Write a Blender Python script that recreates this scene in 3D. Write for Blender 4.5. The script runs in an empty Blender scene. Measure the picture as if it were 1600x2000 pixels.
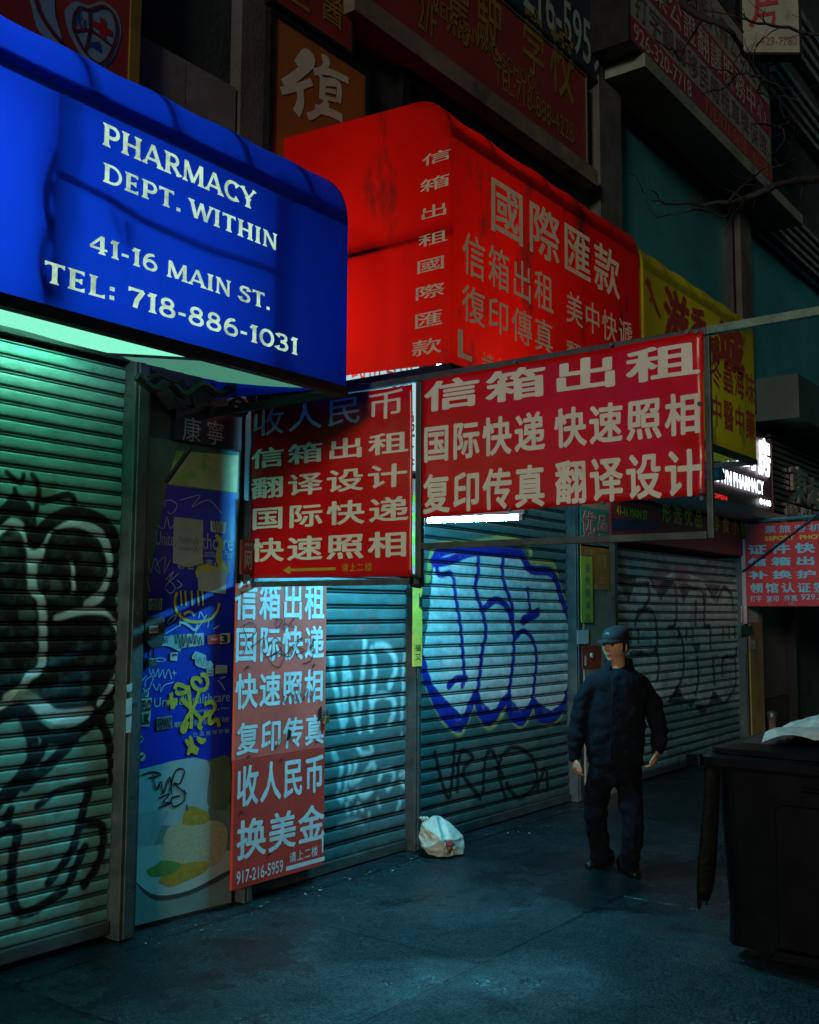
import bpy, bmesh, math, random
import numpy as np
from mathutils import Matrix, Vector
random.seed(7); rng = np.random.RandomState(7)
SC = bpy.context.scene
COL = SC.collection

# ------------------------------------------------------------------ camera, sky, sun, exposure
CAM_H = 1.70
RT = np.array([0.59955, -0.80033, 0.0]); YAW, PITCH, ROLL = math.radians(36.9002), math.radians(5.58398), math.radians(0.26289)
FPX = 2023.49                                   # focal length in photo pixels (photo 1600 x 2000)
def _basis():
    f = np.array([math.cos(YAW)*math.cos(PITCH), math.sin(YAW)*math.cos(PITCH), math.sin(PITCH)])
    r = np.array([math.sin(YAW), -math.cos(YAW), 0.0]); u = np.cross(r, f)
    c, s = math.cos(ROLL), math.sin(ROLL)
    return c*r+s*u, c*u-s*r, f
RT, UP, FW = _basis()
C0 = np.array([0.0, 0.0, CAM_H])
cam = bpy.data.cameras.new('camera'); camo = bpy.data.objects.new('camera', cam); COL.objects.link(camo)
cam.sensor_fit = 'HORIZONTAL'; cam.sensor_width = 24.0; cam.lens = FPX/1600*24.0; cam.clip_end = 400; cam.clip_start = 0.05
camo.matrix_world = Matrix(((RT[0], UP[0], -FW[0], 0), (RT[1], UP[1], -FW[1], 0), (RT[2], UP[2], -FW[2], CAM_H), (0, 0, 0, 1)))
SC.camera = camo

SUN_AZ, SUN_EL = math.radians(196), math.radians(10)      # where the light comes from (angle from +X)
w = bpy.data.worlds.new('World'); SC.world = w; w.use_nodes = True
nt = w.node_tree; bg = nt.nodes['Background']
sky = nt.nodes.new('ShaderNodeTexSky'); sky.sky_type = 'NISHITA'; sky.sun_disc = False
sky.sun_elevation = SUN_EL; sky.sun_rotation = math.pi/2-SUN_AZ
tint = nt.nodes.new('ShaderNodeMix'); tint.data_type = 'RGBA'; tint.blend_type = 'MULTIPLY'; tint.inputs[0].default_value = 1
tint.inputs[7].default_value = (0.10, 0.76, 0.66, 1)      # night air over the street, blue-green
nt.links.new(sky.outputs[0], tint.inputs[6]); nt.links.new(tint.outputs[2], bg.inputs[0])
bg.inputs[1].default_value = 0.0125
sl = bpy.data.lights.new('sun', 'SUN'); slo = bpy.data.objects.new('sun', sl); COL.objects.link(slo)
sl.energy = 1.08; sl.angle = math.radians(9); sl.color = (1.0, 0.86, 0.68)
dv = Vector((math.cos(SUN_AZ)*math.cos(SUN_EL), math.sin(SUN_AZ)*math.cos(SUN_EL), math.sin(SUN_EL)))
slo.rotation_euler = dv.to_track_quat('Z', 'Y').to_euler(); slo.location = (0, -3, 12)
SC.view_settings.view_transform = 'Standard'; SC.view_settings.look = 'None'
SC.view_settings.exposure = 0.0; SC.view_settings.gamma = 1.0
SC.cycles.use_denoising = True
try: SC.cycles.denoiser = 'OPENIMAGEDENOISE'
except Exception: pass
SC.cycles.max_bounces = 6; SC.cycles.diffuse_bounces = 3; SC.cycles.glossy_bounces = 3; SC.cycles.transmission_bounces = 3
SC.cycles.caustics_reflective = False; SC.cycles.caustics_refractive = False
SC.cycles.sample_clamp_indirect = 3.0

# ------------------------------------------------------------------ places: a photo pixel on a known plane -> a point
def ray(x, y): return FW+(x-800)/FPX*RT-(y-1000)/FPX*UP
def on_y(x, y, Y): d = ray(x, y); return C0+d*(Y/d[1])
def on_x(x, y, X): d = ray(x, y); return C0+d*(X/d[0])
def on_z(x, y, Z=0.0): d = ray(x, y); return C0+d*((Z-CAM_H)/d[2])
def at_depth(x, y, D): return C0+ray(x, y)*D
class Plane:
    """a flat face in the place: a runs to the right, b up, off towards the viewer's side"""
    def __init__(s, o, a, n): s.o = np.array(o, float); s.a = np.array(a, float); s.n = np.array(n, float); s.b = np.array([0, 0, 1.0])
    def p(s, a, b, off=0.0): return tuple(s.o+s.a*a+s.b*b+s.n*off)
    def px(s, x, y):
        d = ray(x, y); t = (s.o-C0).dot(s.n)/d.dot(s.n); q = C0+d*t-s.o
        return q.dot(s.a), q.dot(s.b)
def YP(Y): return Plane((0, Y, 0), (1, 0, 0), (0, -1, 0))
def XP(X): return Plane((X, 0, 0), (0, -1, 0), (-1, 0, 0))

# ------------------------------------------------------------------ materials
MATS = {}
def mat(name, col, rough=0.6, metal=0.0, var=0.25, scale=6.0, bump=0.0, bscale=40.0, spec=0.4, col2=None, emit=None, estr=0.0, trans=0.0, stain=None, sscale=2.0, samt=0.55, streak=1.0):
    if name in MATS: return MATS[name]
    m = bpy.data.materials.new(name); m.use_nodes = True; t = m.node_tree; N = t.nodes; L = t.links
    b = N['Principled BSDF']; out = N['Material Output']
    tc = N.new('ShaderNodeTexCoord'); mp = N.new('ShaderNodeMapping'); mp.inputs['Scale'].default_value = (1, 1, streak)
    L.new(tc.outputs['Object'], mp.inputs[0])
    nz = N.new('ShaderNodeTexNoise'); nz.inputs['Scale'].default_value = scale; nz.inputs['Detail'].default_value = 6; nz.inputs['Roughness'].default_value = 0.65
    L.new(mp.outputs[0], nz.inputs[0])
    cr = N.new('ShaderNodeValToRGB')
    c2 = col2 or tuple(c*(1-var) for c in col)
    cr.color_ramp.elements[0].color = (*c2, 1); cr.color_ramp.elements[0].position = 0.32
    cr.color_ramp.elements[1].color = (*col, 1); cr.color_ramp.elements[1].position = 0.66
    L.new(nz.outputs[0], cr.inputs[0]); csock = cr.outputs[0]
    if stain:
        n2 = N.new('ShaderNodeTexNoise'); n2.inputs['Scale'].default_value = sscale; n2.inputs['Detail'].default_value = 8; n2.inputs['Roughness'].default_value = 0.7
        L.new(mp.outputs[0], n2.inputs[0]); r2 = N.new('ShaderNodeValToRGB')
        r2.color_ramp.elements[0].position = samt; r2.color_ramp.elements[1].position = samt+0.14
        L.new(n2.outputs[0], r2.inputs[0])
        mx = N.new('ShaderNodeMix'); mx.data_type = 'RGBA'; L.new(r2.outputs[0], mx.inputs[0]); L.new(csock, mx.inputs[6]); mx.inputs[7].default_value = (*stain, 1)
        csock = mx.outputs[2]
    L.new(csock, b.inputs['Base Color'])
    rr = N.new('ShaderNodeMapRange'); rr.inputs[3].default_value = max(0.03, rough-0.12); rr.inputs[4].default_value = min(1, rough+0.12)
    L.new(nz.outputs[0], rr.inputs[0]); L.new(rr.outputs[0], b.inputs['Roughness'])
    b.inputs['Metallic'].default_value = metal; b.inputs['Specular IOR Level'].default_value = spec
    if bump:
        n3 = N.new('ShaderNodeTexNoise'); n3.inputs['Scale'].default_value = bscale; n3.inputs['Detail'].default_value = 5; L.new(tc.outputs['Object'], n3.inputs[0])
        bp = N.new('ShaderNodeBump'); bp.inputs['Strength'].default_value = bump; bp.inputs['Distance'].default_value = 0.02
        L.new(n3.outputs[0], bp.inputs['Height']); L.new(bp.outputs[0], b.inputs['Normal'])
    if emit: b.inputs['Emission Color'].default_value = (*emit, 1); b.inputs['Emission Strength'].default_value = estr
    if trans:
        tr = N.new('ShaderNodeBsdfTranslucent'); L.new(csock, tr.inputs[0]); ms = N.new('ShaderNodeMixShader'); ms.inputs[0].default_value = trans
        L.new(b.outputs[0], ms.inputs[1]); L.new(tr.outputs[0], ms.inputs[2]); L.new(ms.outputs[0], out.inputs[0])
    MATS[name] = m
    return m
def paint_mat(name, rough=0.45, metal=0.25):
    """the colour comes from the paint sprayed on the slats (a per-vertex layer), with rust and grime"""
    if name in MATS: return MATS[name]
    m = bpy.data.materials.new(name); m.use_nodes = True; t = m.node_tree; N = t.nodes; L = t.links; b = N['Principled BSDF']
    at = N.new('ShaderNodeAttribute'); at.attribute_name = 'paint'
    tc = N.new('ShaderNodeTexCoord'); mp = N.new('ShaderNodeMapping'); mp.inputs['Scale'].default_value = (1, 1, 2.2); L.new(tc.outputs['Object'], mp.inputs[0])
    nz = N.new('ShaderNodeTexNoise'); nz.inputs['Scale'].default_value = 5; nz.inputs['Detail'].default_value = 9; nz.inputs['Roughness'].default_value = 0.72; L.new(mp.outputs[0], nz.inputs[0])
    r = N.new('ShaderNodeMapRange'); r.inputs[1].default_value = 0.3; r.inputs[2].default_value = 0.7; r.inputs[3].default_value = 0.55; r.inputs[4].default_value = 1.12; L.new(nz.outputs[0], r.inputs[0])
    mx = N.new('ShaderNodeMix'); mx.data_type = 'RGBA'; mx.blend_type = 'MULTIPLY'; mx.inputs[0].default_value = 1; L.new(at.outputs[0], mx.inputs[6]); L.new(r.outputs[0], mx.inputs[7])
    L.new(mx.outputs[2], b.inputs['Base Color']); b.inputs['Metallic'].default_value = metal
    r2 = N.new('ShaderNodeMapRange'); r2.inputs[3].default_value = rough+0.18; r2.inputs[4].default_value = rough-0.1; L.new(nz.outputs[0], r2.inputs[0]); L.new(r2.outputs[0], b.inputs['Roughness'])
    MATS[name] = m
    return m
def glow(name, col, s):
    if name in MATS: return MATS[name]
    m = bpy.data.materials.new(name); m.use_nodes = True; t = m.node_tree; t.nodes.remove(t.nodes['Principled BSDF'])
    e = t.nodes.new('ShaderNodeEmission'); e.inputs[0].default_value = (*col, 1); e.inputs[1].default_value = s
    t.links.new(e.outputs[0], t.nodes['Material Output'].inputs[0]); MATS[name] = m
    return m

def mottled(m, s):
    N = m.node_tree.nodes; L = m.node_tree.links; tc = N.new('ShaderNodeTexCoord'); nz = N.new('ShaderNodeTexNoise'); nz.inputs['Scale'].default_value = 7; nz.inputs['Detail'].default_value = 7; nz.inputs['Roughness'].default_value = .75
    L.new(tc.outputs['Object'], nz.inputs[0]); r = N.new('ShaderNodeMapRange'); r.inputs[1].default_value = .34; r.inputs[2].default_value = .56; r.inputs[3].default_value = s*.45; r.inputs[4].default_value = s; L.new(nz.outputs[0], r.inputs[0]); L.new(r.outputs[0], N['Emission'].inputs[1]); return m
# ------------------------------------------------------------------ objects
WL = {}
def tag(o, label=None, cat=None, group=None, kind=None):
    if label: o['label'] = label
    if cat: o['category'] = cat
    if group: o['group'] = group
    if kind: o['kind'] = kind
    return o
def wloc(o): return WL.get(o.name, Vector((0, 0, 0)))
def thing(name, label, cat, loc=(0, 0, 0), group=None):
    o = bpy.data.objects.new(name, None); COL.objects.link(o); o.location = loc; o.empty_display_size = 0.1
    WL[o.name] = Vector(loc)
    return tag(o, label, cat, group)
class MB:
    def __init__(s): s.v = []; s.f = []
    def add(s, v, f): k = len(s.v); s.v += [tuple(map(float, q)) for q in v]; s.f += [tuple(i+k for i in q) for q in f]; return s
    def box(s, x0, x1, y0, y1, z0, z1):
        return s.add([(x0, y0, z0), (x1, y0, z0), (x1, y1, z0), (x0, y1, z0), (x0, y0, z1), (x1, y0, z1), (x1, y1, z1), (x0, y1, z1)],
                     [(0, 3, 2, 1), (4, 5, 6, 7), (0, 1, 5, 4), (1, 2, 6, 5), (2, 3, 7, 6), (3, 0, 4, 7)])
    def quad(s, a, b, c, d): return s.add([a, b, c, d], [(0, 1, 2, 3)])
    def bar(s, p, q, wd, ht=None, up=(0, 0, 1)):
        ht = ht or wd; p = Vector(p); q = Vector(q); d = (q-p).normalized(); up = Vector(up)
        if abs(d.dot(up)) > .97: up = Vector((1, 0, 0))
        a = d.cross(up).normalized()*wd/2; b = a.cross(d).normalized()*ht/2
        return s.add([p-a-b, p+a-b, p+a+b, p-a+b, q-a-b, q+a-b, q+a+b, q-a+b], [(0, 3, 2, 1), (4, 5, 6, 7), (0, 1, 5, 4), (1, 2, 6, 5), (2, 3, 7, 6), (3, 0, 4, 7)])
    def tube(s, pts, r, n=8, cap=True):
        pts = [Vector(p) for p in pts]; R = r if hasattr(r, '__len__') else [r]*len(pts); k = len(s.v); ref = None
        for i, p in enumerate(pts):
            d = (pts[min(i+1, len(pts)-1)]-pts[max(i-1, 0)]).normalized()
            if ref is None: ref = Vector((0, 0, 1)) if abs(d.z) < .9 else Vector((1, 0, 0))
            a = d.cross(ref).normalized(); ref = a.cross(d).normalized()
            for j in range(n):
                t = 2*math.pi*j/n; q = p+(a*math.cos(t)+ref*math.sin(t))*R[i]; s.v.append(tuple(q))
        for i in range(len(pts)-1):
            for j in range(n):
                s.f.append((k+i*n+j, k+i*n+(j+1) % n, k+(i+1)*n+(j+1) % n, k+(i+1)*n+j))
        if cap: s.f.append(tuple(k+j for j in range(n))[::-1]); s.f.append(tuple(k+(len(pts)-1)*n+j for j in range(n)))
        return s
    def poly(s, P, pts, off=0.002, thick=0.0):
        n = len(pts); fr = [P.p(a, b, off) for a, b in pts]
        if not thick: return s.add(fr, [tuple(range(n))])
        bk = [P.p(a, b, off-thick) for a, b in pts]
        return s.add(fr+bk, [tuple(range(n)), tuple(range(2*n-1, n-1, -1))]+[(i, i+n, (i+1) % n+n, (i+1) % n) for i in range(n)])
    def disc(s, P, a, b, r, off=0.002, n=16, thick=0.0, ry=None):
        return s.poly(P, [(a+r*math.cos(2*math.pi*i/n), b+(ry or r)*math.sin(2*math.pi*i/n)) for i in range(n)], off, thick)
    def lathe(s, prof, c, n=20, axis='z'):
        k = len(s.v)
        for r, z in prof:
            for j in range(n):
                t = 2*math.pi*j/n; s.v.append((c[0]+r*math.cos(t), c[1]+r*math.sin(t), c[2]+z))
        for i in range(len(prof)-1):
            for j in range(n): s.f.append((k+i*n+j, k+i*n+(j+1) % n, k+(i+1)*n+(j+1) % n, k+(i+1)*n+j))
        s.f.append(tuple(k+j for j in range(n))[::-1]); s.f.append(tuple(k+(len(prof)-1)*n+j for j in range(n)))
        return s
    def build(s, name, m, parent=None, smooth=False, bevel=0.0, fix=False):
        me = bpy.data.meshes.new(name); v = s.v; off = Vector((0, 0, 0))
        if parent is None and v:
            A = np.array(v); off = Vector(((A[:, 0].min()+A[:, 0].max())/2, (A[:, 1].min()+A[:, 1].max())/2, A[:, 2].min()))
            v = [tuple(q) for q in (A-np.array(off))]
        me.from_pydata(v, [], s.f); me.update()
        if fix:
            bm = bmesh.new(); bm.from_mesh(me); bmesh.ops.recalc_face_normals(bm, faces=bm.faces); bm.to_mesh(me); bm.free()
        me.materials.append(m)
        if smooth: me.polygons.foreach_set('use_smooth', [True]*len(me.polygons))
        return link(name, me, parent, off, bevel)
def link(name, me, parent=None, off=Vector((0, 0, 0)), bevel=0.0):
    o = bpy.data.objects.new(name, me); COL.objects.link(o)
    if parent is not None:
        o.parent = parent; o.matrix_parent_inverse = Matrix.Translation(-wloc(parent))
    else: o.location = off
    WL[o.name] = Vector(off)
    if bevel:
        b = o.modifiers.new('bevel', 'BEVEL'); b.width = bevel; b.segments = 2; b.limit_method = 'ANGLE'
    return o

# ------------------------------------------------------------------ lettering
_G = {}
def glyph(body, bold, latin=False):
    k = body
    if k not in _G:
        c = bpy.data.curves.new('tmp', 'FONT'); c.body = body; c.resolution_u = 3
        o = bpy.data.objects.new('tmp', c); COL.objects.link(o); dg = bpy.context.evaluated_depsgraph_get()
        me = bpy.data.meshes.new_from_object(o.evaluated_get(dg))
        v = np.array([q.co[:2] for q in me.vertices]).reshape(-1, 2); f = [tuple(p.vertices) for p in me.polygons]
        bpy.data.objects.remove(o); bpy.data.curves.remove(c); bpy.data.meshes.remove(me); _G[k] = (v, f)
    return _G[k]
def thick_add(mb, P, q, f, da, db, off):
    """a heavier weight: the same outline pressed several times, each a hair above the last"""
    if da <= 0: mb.add([P.p(a, b, off) for a, b in q], f); return
    sh = [(0, 0), (1, 0), (-1, 0), (0, .8), (0, -.8), (.7, .6), (-.7, .6), (.7, -.6), (-.7, -.6)]
    if da < .004: sh = sh[:1]+sh[5:]
    for i, (u, v) in enumerate(sh): mb.add([P.p(a+u*da, b+v*db, off+i*.00012) for a, b in q], f)
def text_ab(mb, P, s, a0, b0, a1, b1, bold=0.02, off=0.003, gap=0.12, slant=0.0):
    cjk = any(ord(ch) > 0x2e80 for ch in s)
    if not cjk:
        v, f = glyph(s, bold)
        if not len(v): return
        lo = v.min(0); hi = v.max(0)
        q = [(a0+(x-lo[0])/(hi[0]-lo[0])*(a1-a0), b0+(y-lo[1])/(hi[1]-lo[1])*(b1-b0)) for x, y in v]
        thick_add(mb, P, q, f, bold*(a1-a0)/(hi[0]-lo[0]), bold*(b1-b0)/(hi[1]-lo[1]), off); return
    n = len(s); cw = (a1-a0)/(n+(n-1)*gap)
    for i, ch in enumerate(s):
        if ch == ' ': continue
        v, f = glyph(ch, bold); x0 = a0+i*cw*(1+gap)
        q = [(x0+(x-.02)/.96*cw, b0+(y+.09)/.95*(b1-b0)) for x, y in v]
        thick_add(mb, P, q, f, bold*cw*.9, bold*(b1-b0)*.9, off)
def text(mb, P, s, lb, rt, **k):
    a0, b0 = P.px(*lb); a1, b1 = P.px(*rt); text_ab(mb, P, s, a0, b0, a1, b1, **k)
def smooth_pts(pts, n=5):
    if len(pts) < 3: return list(pts)
    p = [pts[0]]+list(pts)+[pts[-1]]; out = []
    for i in range(1, len(p)-2):
        a, b, c, d = (np.array(q, float) for q in p[i-1:i+3])
        for j in range(n):
            t = j/n; out.append(tuple(0.5*((2*b)+(c-a)*t+(2*a-5*b+4*c-d)*t*t+(3*b-a-3*c+d)*t**3)))
    out.append(tuple(pts[-1])); return out
_lift = [0.0]
def stroke(mb, P, pts_px, wd, off=0.004, sm=True, raw=False, taper=False):
    """one brush or marker line lying on a flat face"""
    q = [p if raw else P.px(*p) for p in pts_px]; q = smooth_pts(q) if sm else q
    A = np.array(q, float); k = len(mb.v); n = len(A); _lift[0] = (_lift[0]+0.00007) % 0.002
    for i in range(n):
        d = A[min(i+1, n-1)]-A[max(i-1, 0)]; d = d/(np.hypot(*d)+1e-9); m = np.array([-d[1], d[0]])
        h = wd/2*(1.0 if not taper else (0.35+0.65*math.sin(math.pi*(i+.5)/n)))
        o = off+_lift[0]+i*0.000004
        mb.v.append(P.p(*(A[i]+m*h), o)); mb.v.append(P.p(*(A[i]-m*h), o))
    for i in range(n-1): mb.f.append((k+2*i, k+2*i+1, k+2*i+3, k+2*i+2))
def scribble(mb, P, x0, y0, x1, y1, wd, n=9, seed=1, off=0.004):
    r = random.Random(seed); pts = []
    for i in range(n): pts.append((x0+(x1-x0)*(i+.5*r.random())/n, (y0 if i % 2 else y1)+(y1-y0)*r.uniform(-.25, .25)*(1 if i % 2 else 1)))
    stroke(mb, P, pts, wd, off)

# bold wedge-serif capitals for the pharmacy awning, unit height
def arc(cx, cy, rx, ry, a0, a1, n=18): return [(cx+rx*math.cos(math.radians(a0+(a1-a0)*i/n)), cy+ry*math.sin(math.radians(a0+(a1-a0)*i/n))) for i in range(n+1)]
T_, t_ = .205, .125
ST = lambda x, y0=0., y1=1.: ([(x, y0), (x, y1)], T_, 'ss')
SER = {
 'P': (.78, [ST(.2), ([(.2, .94)]+arc(.45, .69, .25, .25, 90, -90)+[(.2, .44)], t_+.03, '')]),
 'H': (.98, [ST(.2), ST(.78), ([(.2, .5), (.78, .5)], t_, '')]),
 'A': (.92, [([(.08, 0), (.44, 1)], t_, 's'), ([(.44, 1), (.82, 0)], T_, ' s'), ([(.22, .3), (.68, .3)], t_, '')]),
 'R': (.88, [ST(.2), ([(.2, .94)]+arc(.45, .71, .23, .23, 90, -90)+[(.2, .48)], t_+.03, ''), ([(.45, .48), (.80, 0)], T_, ' s')]),
 'M': (1.16, [([(.14, 0), (.16, 1)], t_, 's'), ([(.18, 1), (.56, .06)], T_, ''), ([(.56, .06), (.94, 1)], t_, ''), ([(.96, 1), (.98, 0)], T_, ' s')]),
 'C': (.9, [(arc(.50, .5, .38, .44, 42, 318), .17, 'ss')]),
 'Y': (.86, [([(.06, 1), (.43, .46)], T_, 's'), ([(.80, 1), (.43, .46)], t_, 's'), ST(.43, 0, .48)]),
 'D': (.94, [ST(.2), ([(.2, .94)]+arc(.42, .5, .40, .44, 90, -90)+[(.2, .06)], .14, '')]),
 'E': (.76, [ST(.2), ([(.2, .94), (.66, .94)], t_, ' s'), ([(.2, .5), (.58, .5)], t_, ' s'), ([(.2, .06), (.68, .06)], t_, ' s')]),
 'T': (.84, [([(.04, .93), (.80, .93)], t_, 'ss'), ST(.42, 0, .95)]),
 'W': (1.22, [([(.06, 1), (.34, .02)], T_, 's'), ([(.34, .02), (.61, .96)], t_, ''), ([(.61, .96), (.88, .02)], T_, ''), ([(.88, .02), (1.16, 1)], t_, ' s')]),
 'I': (.42, [ST(.21)]),
 'N': (.98, [([(.18, 0), (.18, 1)], t_, 'ss'), ([(.2, 1), (.80, .04)], T_, ''), ([(.80, 0), (.80, 1)], t_, ' s')]),
 'S': (.74, [([(.62, .74), (.56, .90), (.36, .95), (.16, .86), (.14, .68), (.36, .54), (.56, .42), (.62, .24), (.5, .08), (.3, .05), (.12, .12), (.08, .28)], .17, 'ss')]),
 'L': (.74, [ST(.2), ([(.2, .06), (.68, .06)], t_, ' s')]),
 '.': (.3, [([(.15, 0), (.15, .2)], .2, '')]), ':': (.34, [([(.17, .06), (.17, .26)], .2, ''), ([(.17, .5), (.17, .7)], .2, '')]),
 '-': (.44, [([(.05, .38), (.39, .38)], .15, '')]), ' ': (.34, []),
 '4': (.88, [([(.62, 0), (.62, 1)], T_, 's'), ([(.60, .98), (.08, .31)], t_, ''), ([(.06, .28), (.86, .28)], t_, '')]),
 '1': (.5, [ST(.3), ([(.3, .98), (.08, .80)], t_, '')]),
 '6': (.82, [(arc(.42, .31, .29, .26, 0, 360, 26), .16, ''), ([(.13, .34), (.17, .62), (.32, .85), (.62, .96)], .17, '')]),
 '7': (.78, [([(.06, .92), (.72, .92)], .15, 's'), ([(.70, .93), (.44, .42), (.36, 0)], T_, '')]),
 '8': (.82, [(arc(.41, .73, .23, .20, 0, 360, 26), .16, ''), (arc(.41, .28, .29, .23, 0, 360, 26), .17, '')]),
 '0': (.88, [(arc(.44, .5, .33, .43, 0, 360, 30), .17, '')]),
 '3': (.78, [([(.1, .80), (.2, .92), (.4, .95), (.58, .86), (.60, .70), (.48, .57), (.30, .53)], .16, 's'), ([(.30, .53), (.55, .48), (.66, .30), (.58, .12), (.38, .05), (.18, .08), (.08, .22)], .17, ' s')]),
}
def serif_text(mb, P, s, lb, rt, off=0.004):
    a0, b0 = P.px(*lb); a1, b1 = P.px(*rt); W = sum(SER[c][0] for c in s)+.06*(len(s)-1); sx = (a1-a0)/W; sy = b1-b0; x = 0
    for c in s:
        wd, strokes = SER[c]
        for pts, tk, sf in strokes:
            A = np.array(smooth_pts(pts, 4) if len(pts) > 3 and c in 'S36' else pts, float); n = len(A); k = len(mb.v); closed = np.allclose(A[0], A[-1])
            off += 0.00004
            for i in range(n):
                if closed: d = A[(i+1) % n if i < n-1 else 1]-A[i-1 if i > 0 else n-2]
                else: d = A[min(i+1, n-1)]-A[max(i-1, 0)]
                d = d/np.hypot(*d); m = np.array([-d[1], d[0]])*tk/2
                for q in (A[i]+m, A[i]-m): mb.v.append(P.p(a0+(x+q[0])*sx, b0+np.clip(q[1], 0, 1)*sy, off))
            for i in range(n-1): mb.f.append((k+2*i, k+2*i+1, k+2*i+3, k+2*i+2))
            for e, ch in enumerate(sf[:2]):
                if ch != 's': continue
                p0 = A[0] if e == 0 else A[-1]; d = (A[1]-A[0]) if e == 0 else (A[-2]-A[-1]); d = d/np.hypot(*d); m = np.array([-d[1], d[0]])
                if abs(d[0]) < .5 and len(pts) == 2: d = np.array([0, math.copysign(1, d[1])]); m = np.array([1., 0])
                h = tk/2+.075; off += 0.00004
                poly = [p0-m*h, p0+m*h, p0+m*h+d*.03, p0+m*tk*.48+d*.15, p0-m*tk*.48+d*.15, p0-m*h+d*.03]
                mb.add([P.p(a0+(x+q[0])*sx, b0+np.clip(q[1], 0, 1)*sy, off) for q in poly], [tuple(range(6))])
        x += wd+.06

# ------------------------------------------------------------------ common materials
M_black = mat('black_steel', (.012, .012, .013), .45, .4, .5)
M_steel = mat('grey_steel', (.16, .17, .17), .42, .7, .5, 9, stain=(.07, .045, .03), sscale=7, samt=.6)
M_rail = mat('painted_steel', (.085, .10, .10), .5, .35, .55, 7, bump=.15, stain=(.05, .035, .025), sscale=5, samt=.58)
M_dark = mat('dark_wall', (.030, .026, .024), .75, 0, .5, 3, bump=.2)
M_white = mat('sign_white', (.66, .66, .61), .55, 0, .12, 5)
M_whitedim = mat('sign_white_aged', (.40, .40, .36), .6, 0, .3, 8)
M_red = mat('sign_red', (.50, .010, .014), .34, 0, .2, 3, bump=.12, bscale=7)
M_yel = mat('sign_yellow', (.58, .46, .05), .55, 0, .3, 8)
M_ink = mat('black_ink', (.012, .012, .016), .5, 0, .2)
M_yink = mat('yellow_spray', (.50, .42, .03), .6, 0, .35, 14)
M_wink = mat('pale_marker', (.42, .55, .62), .6, 0, .3, 14)
M_cable = mat('cable_rubber', (.02, .02, .022), .5, 0, .3)

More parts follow.
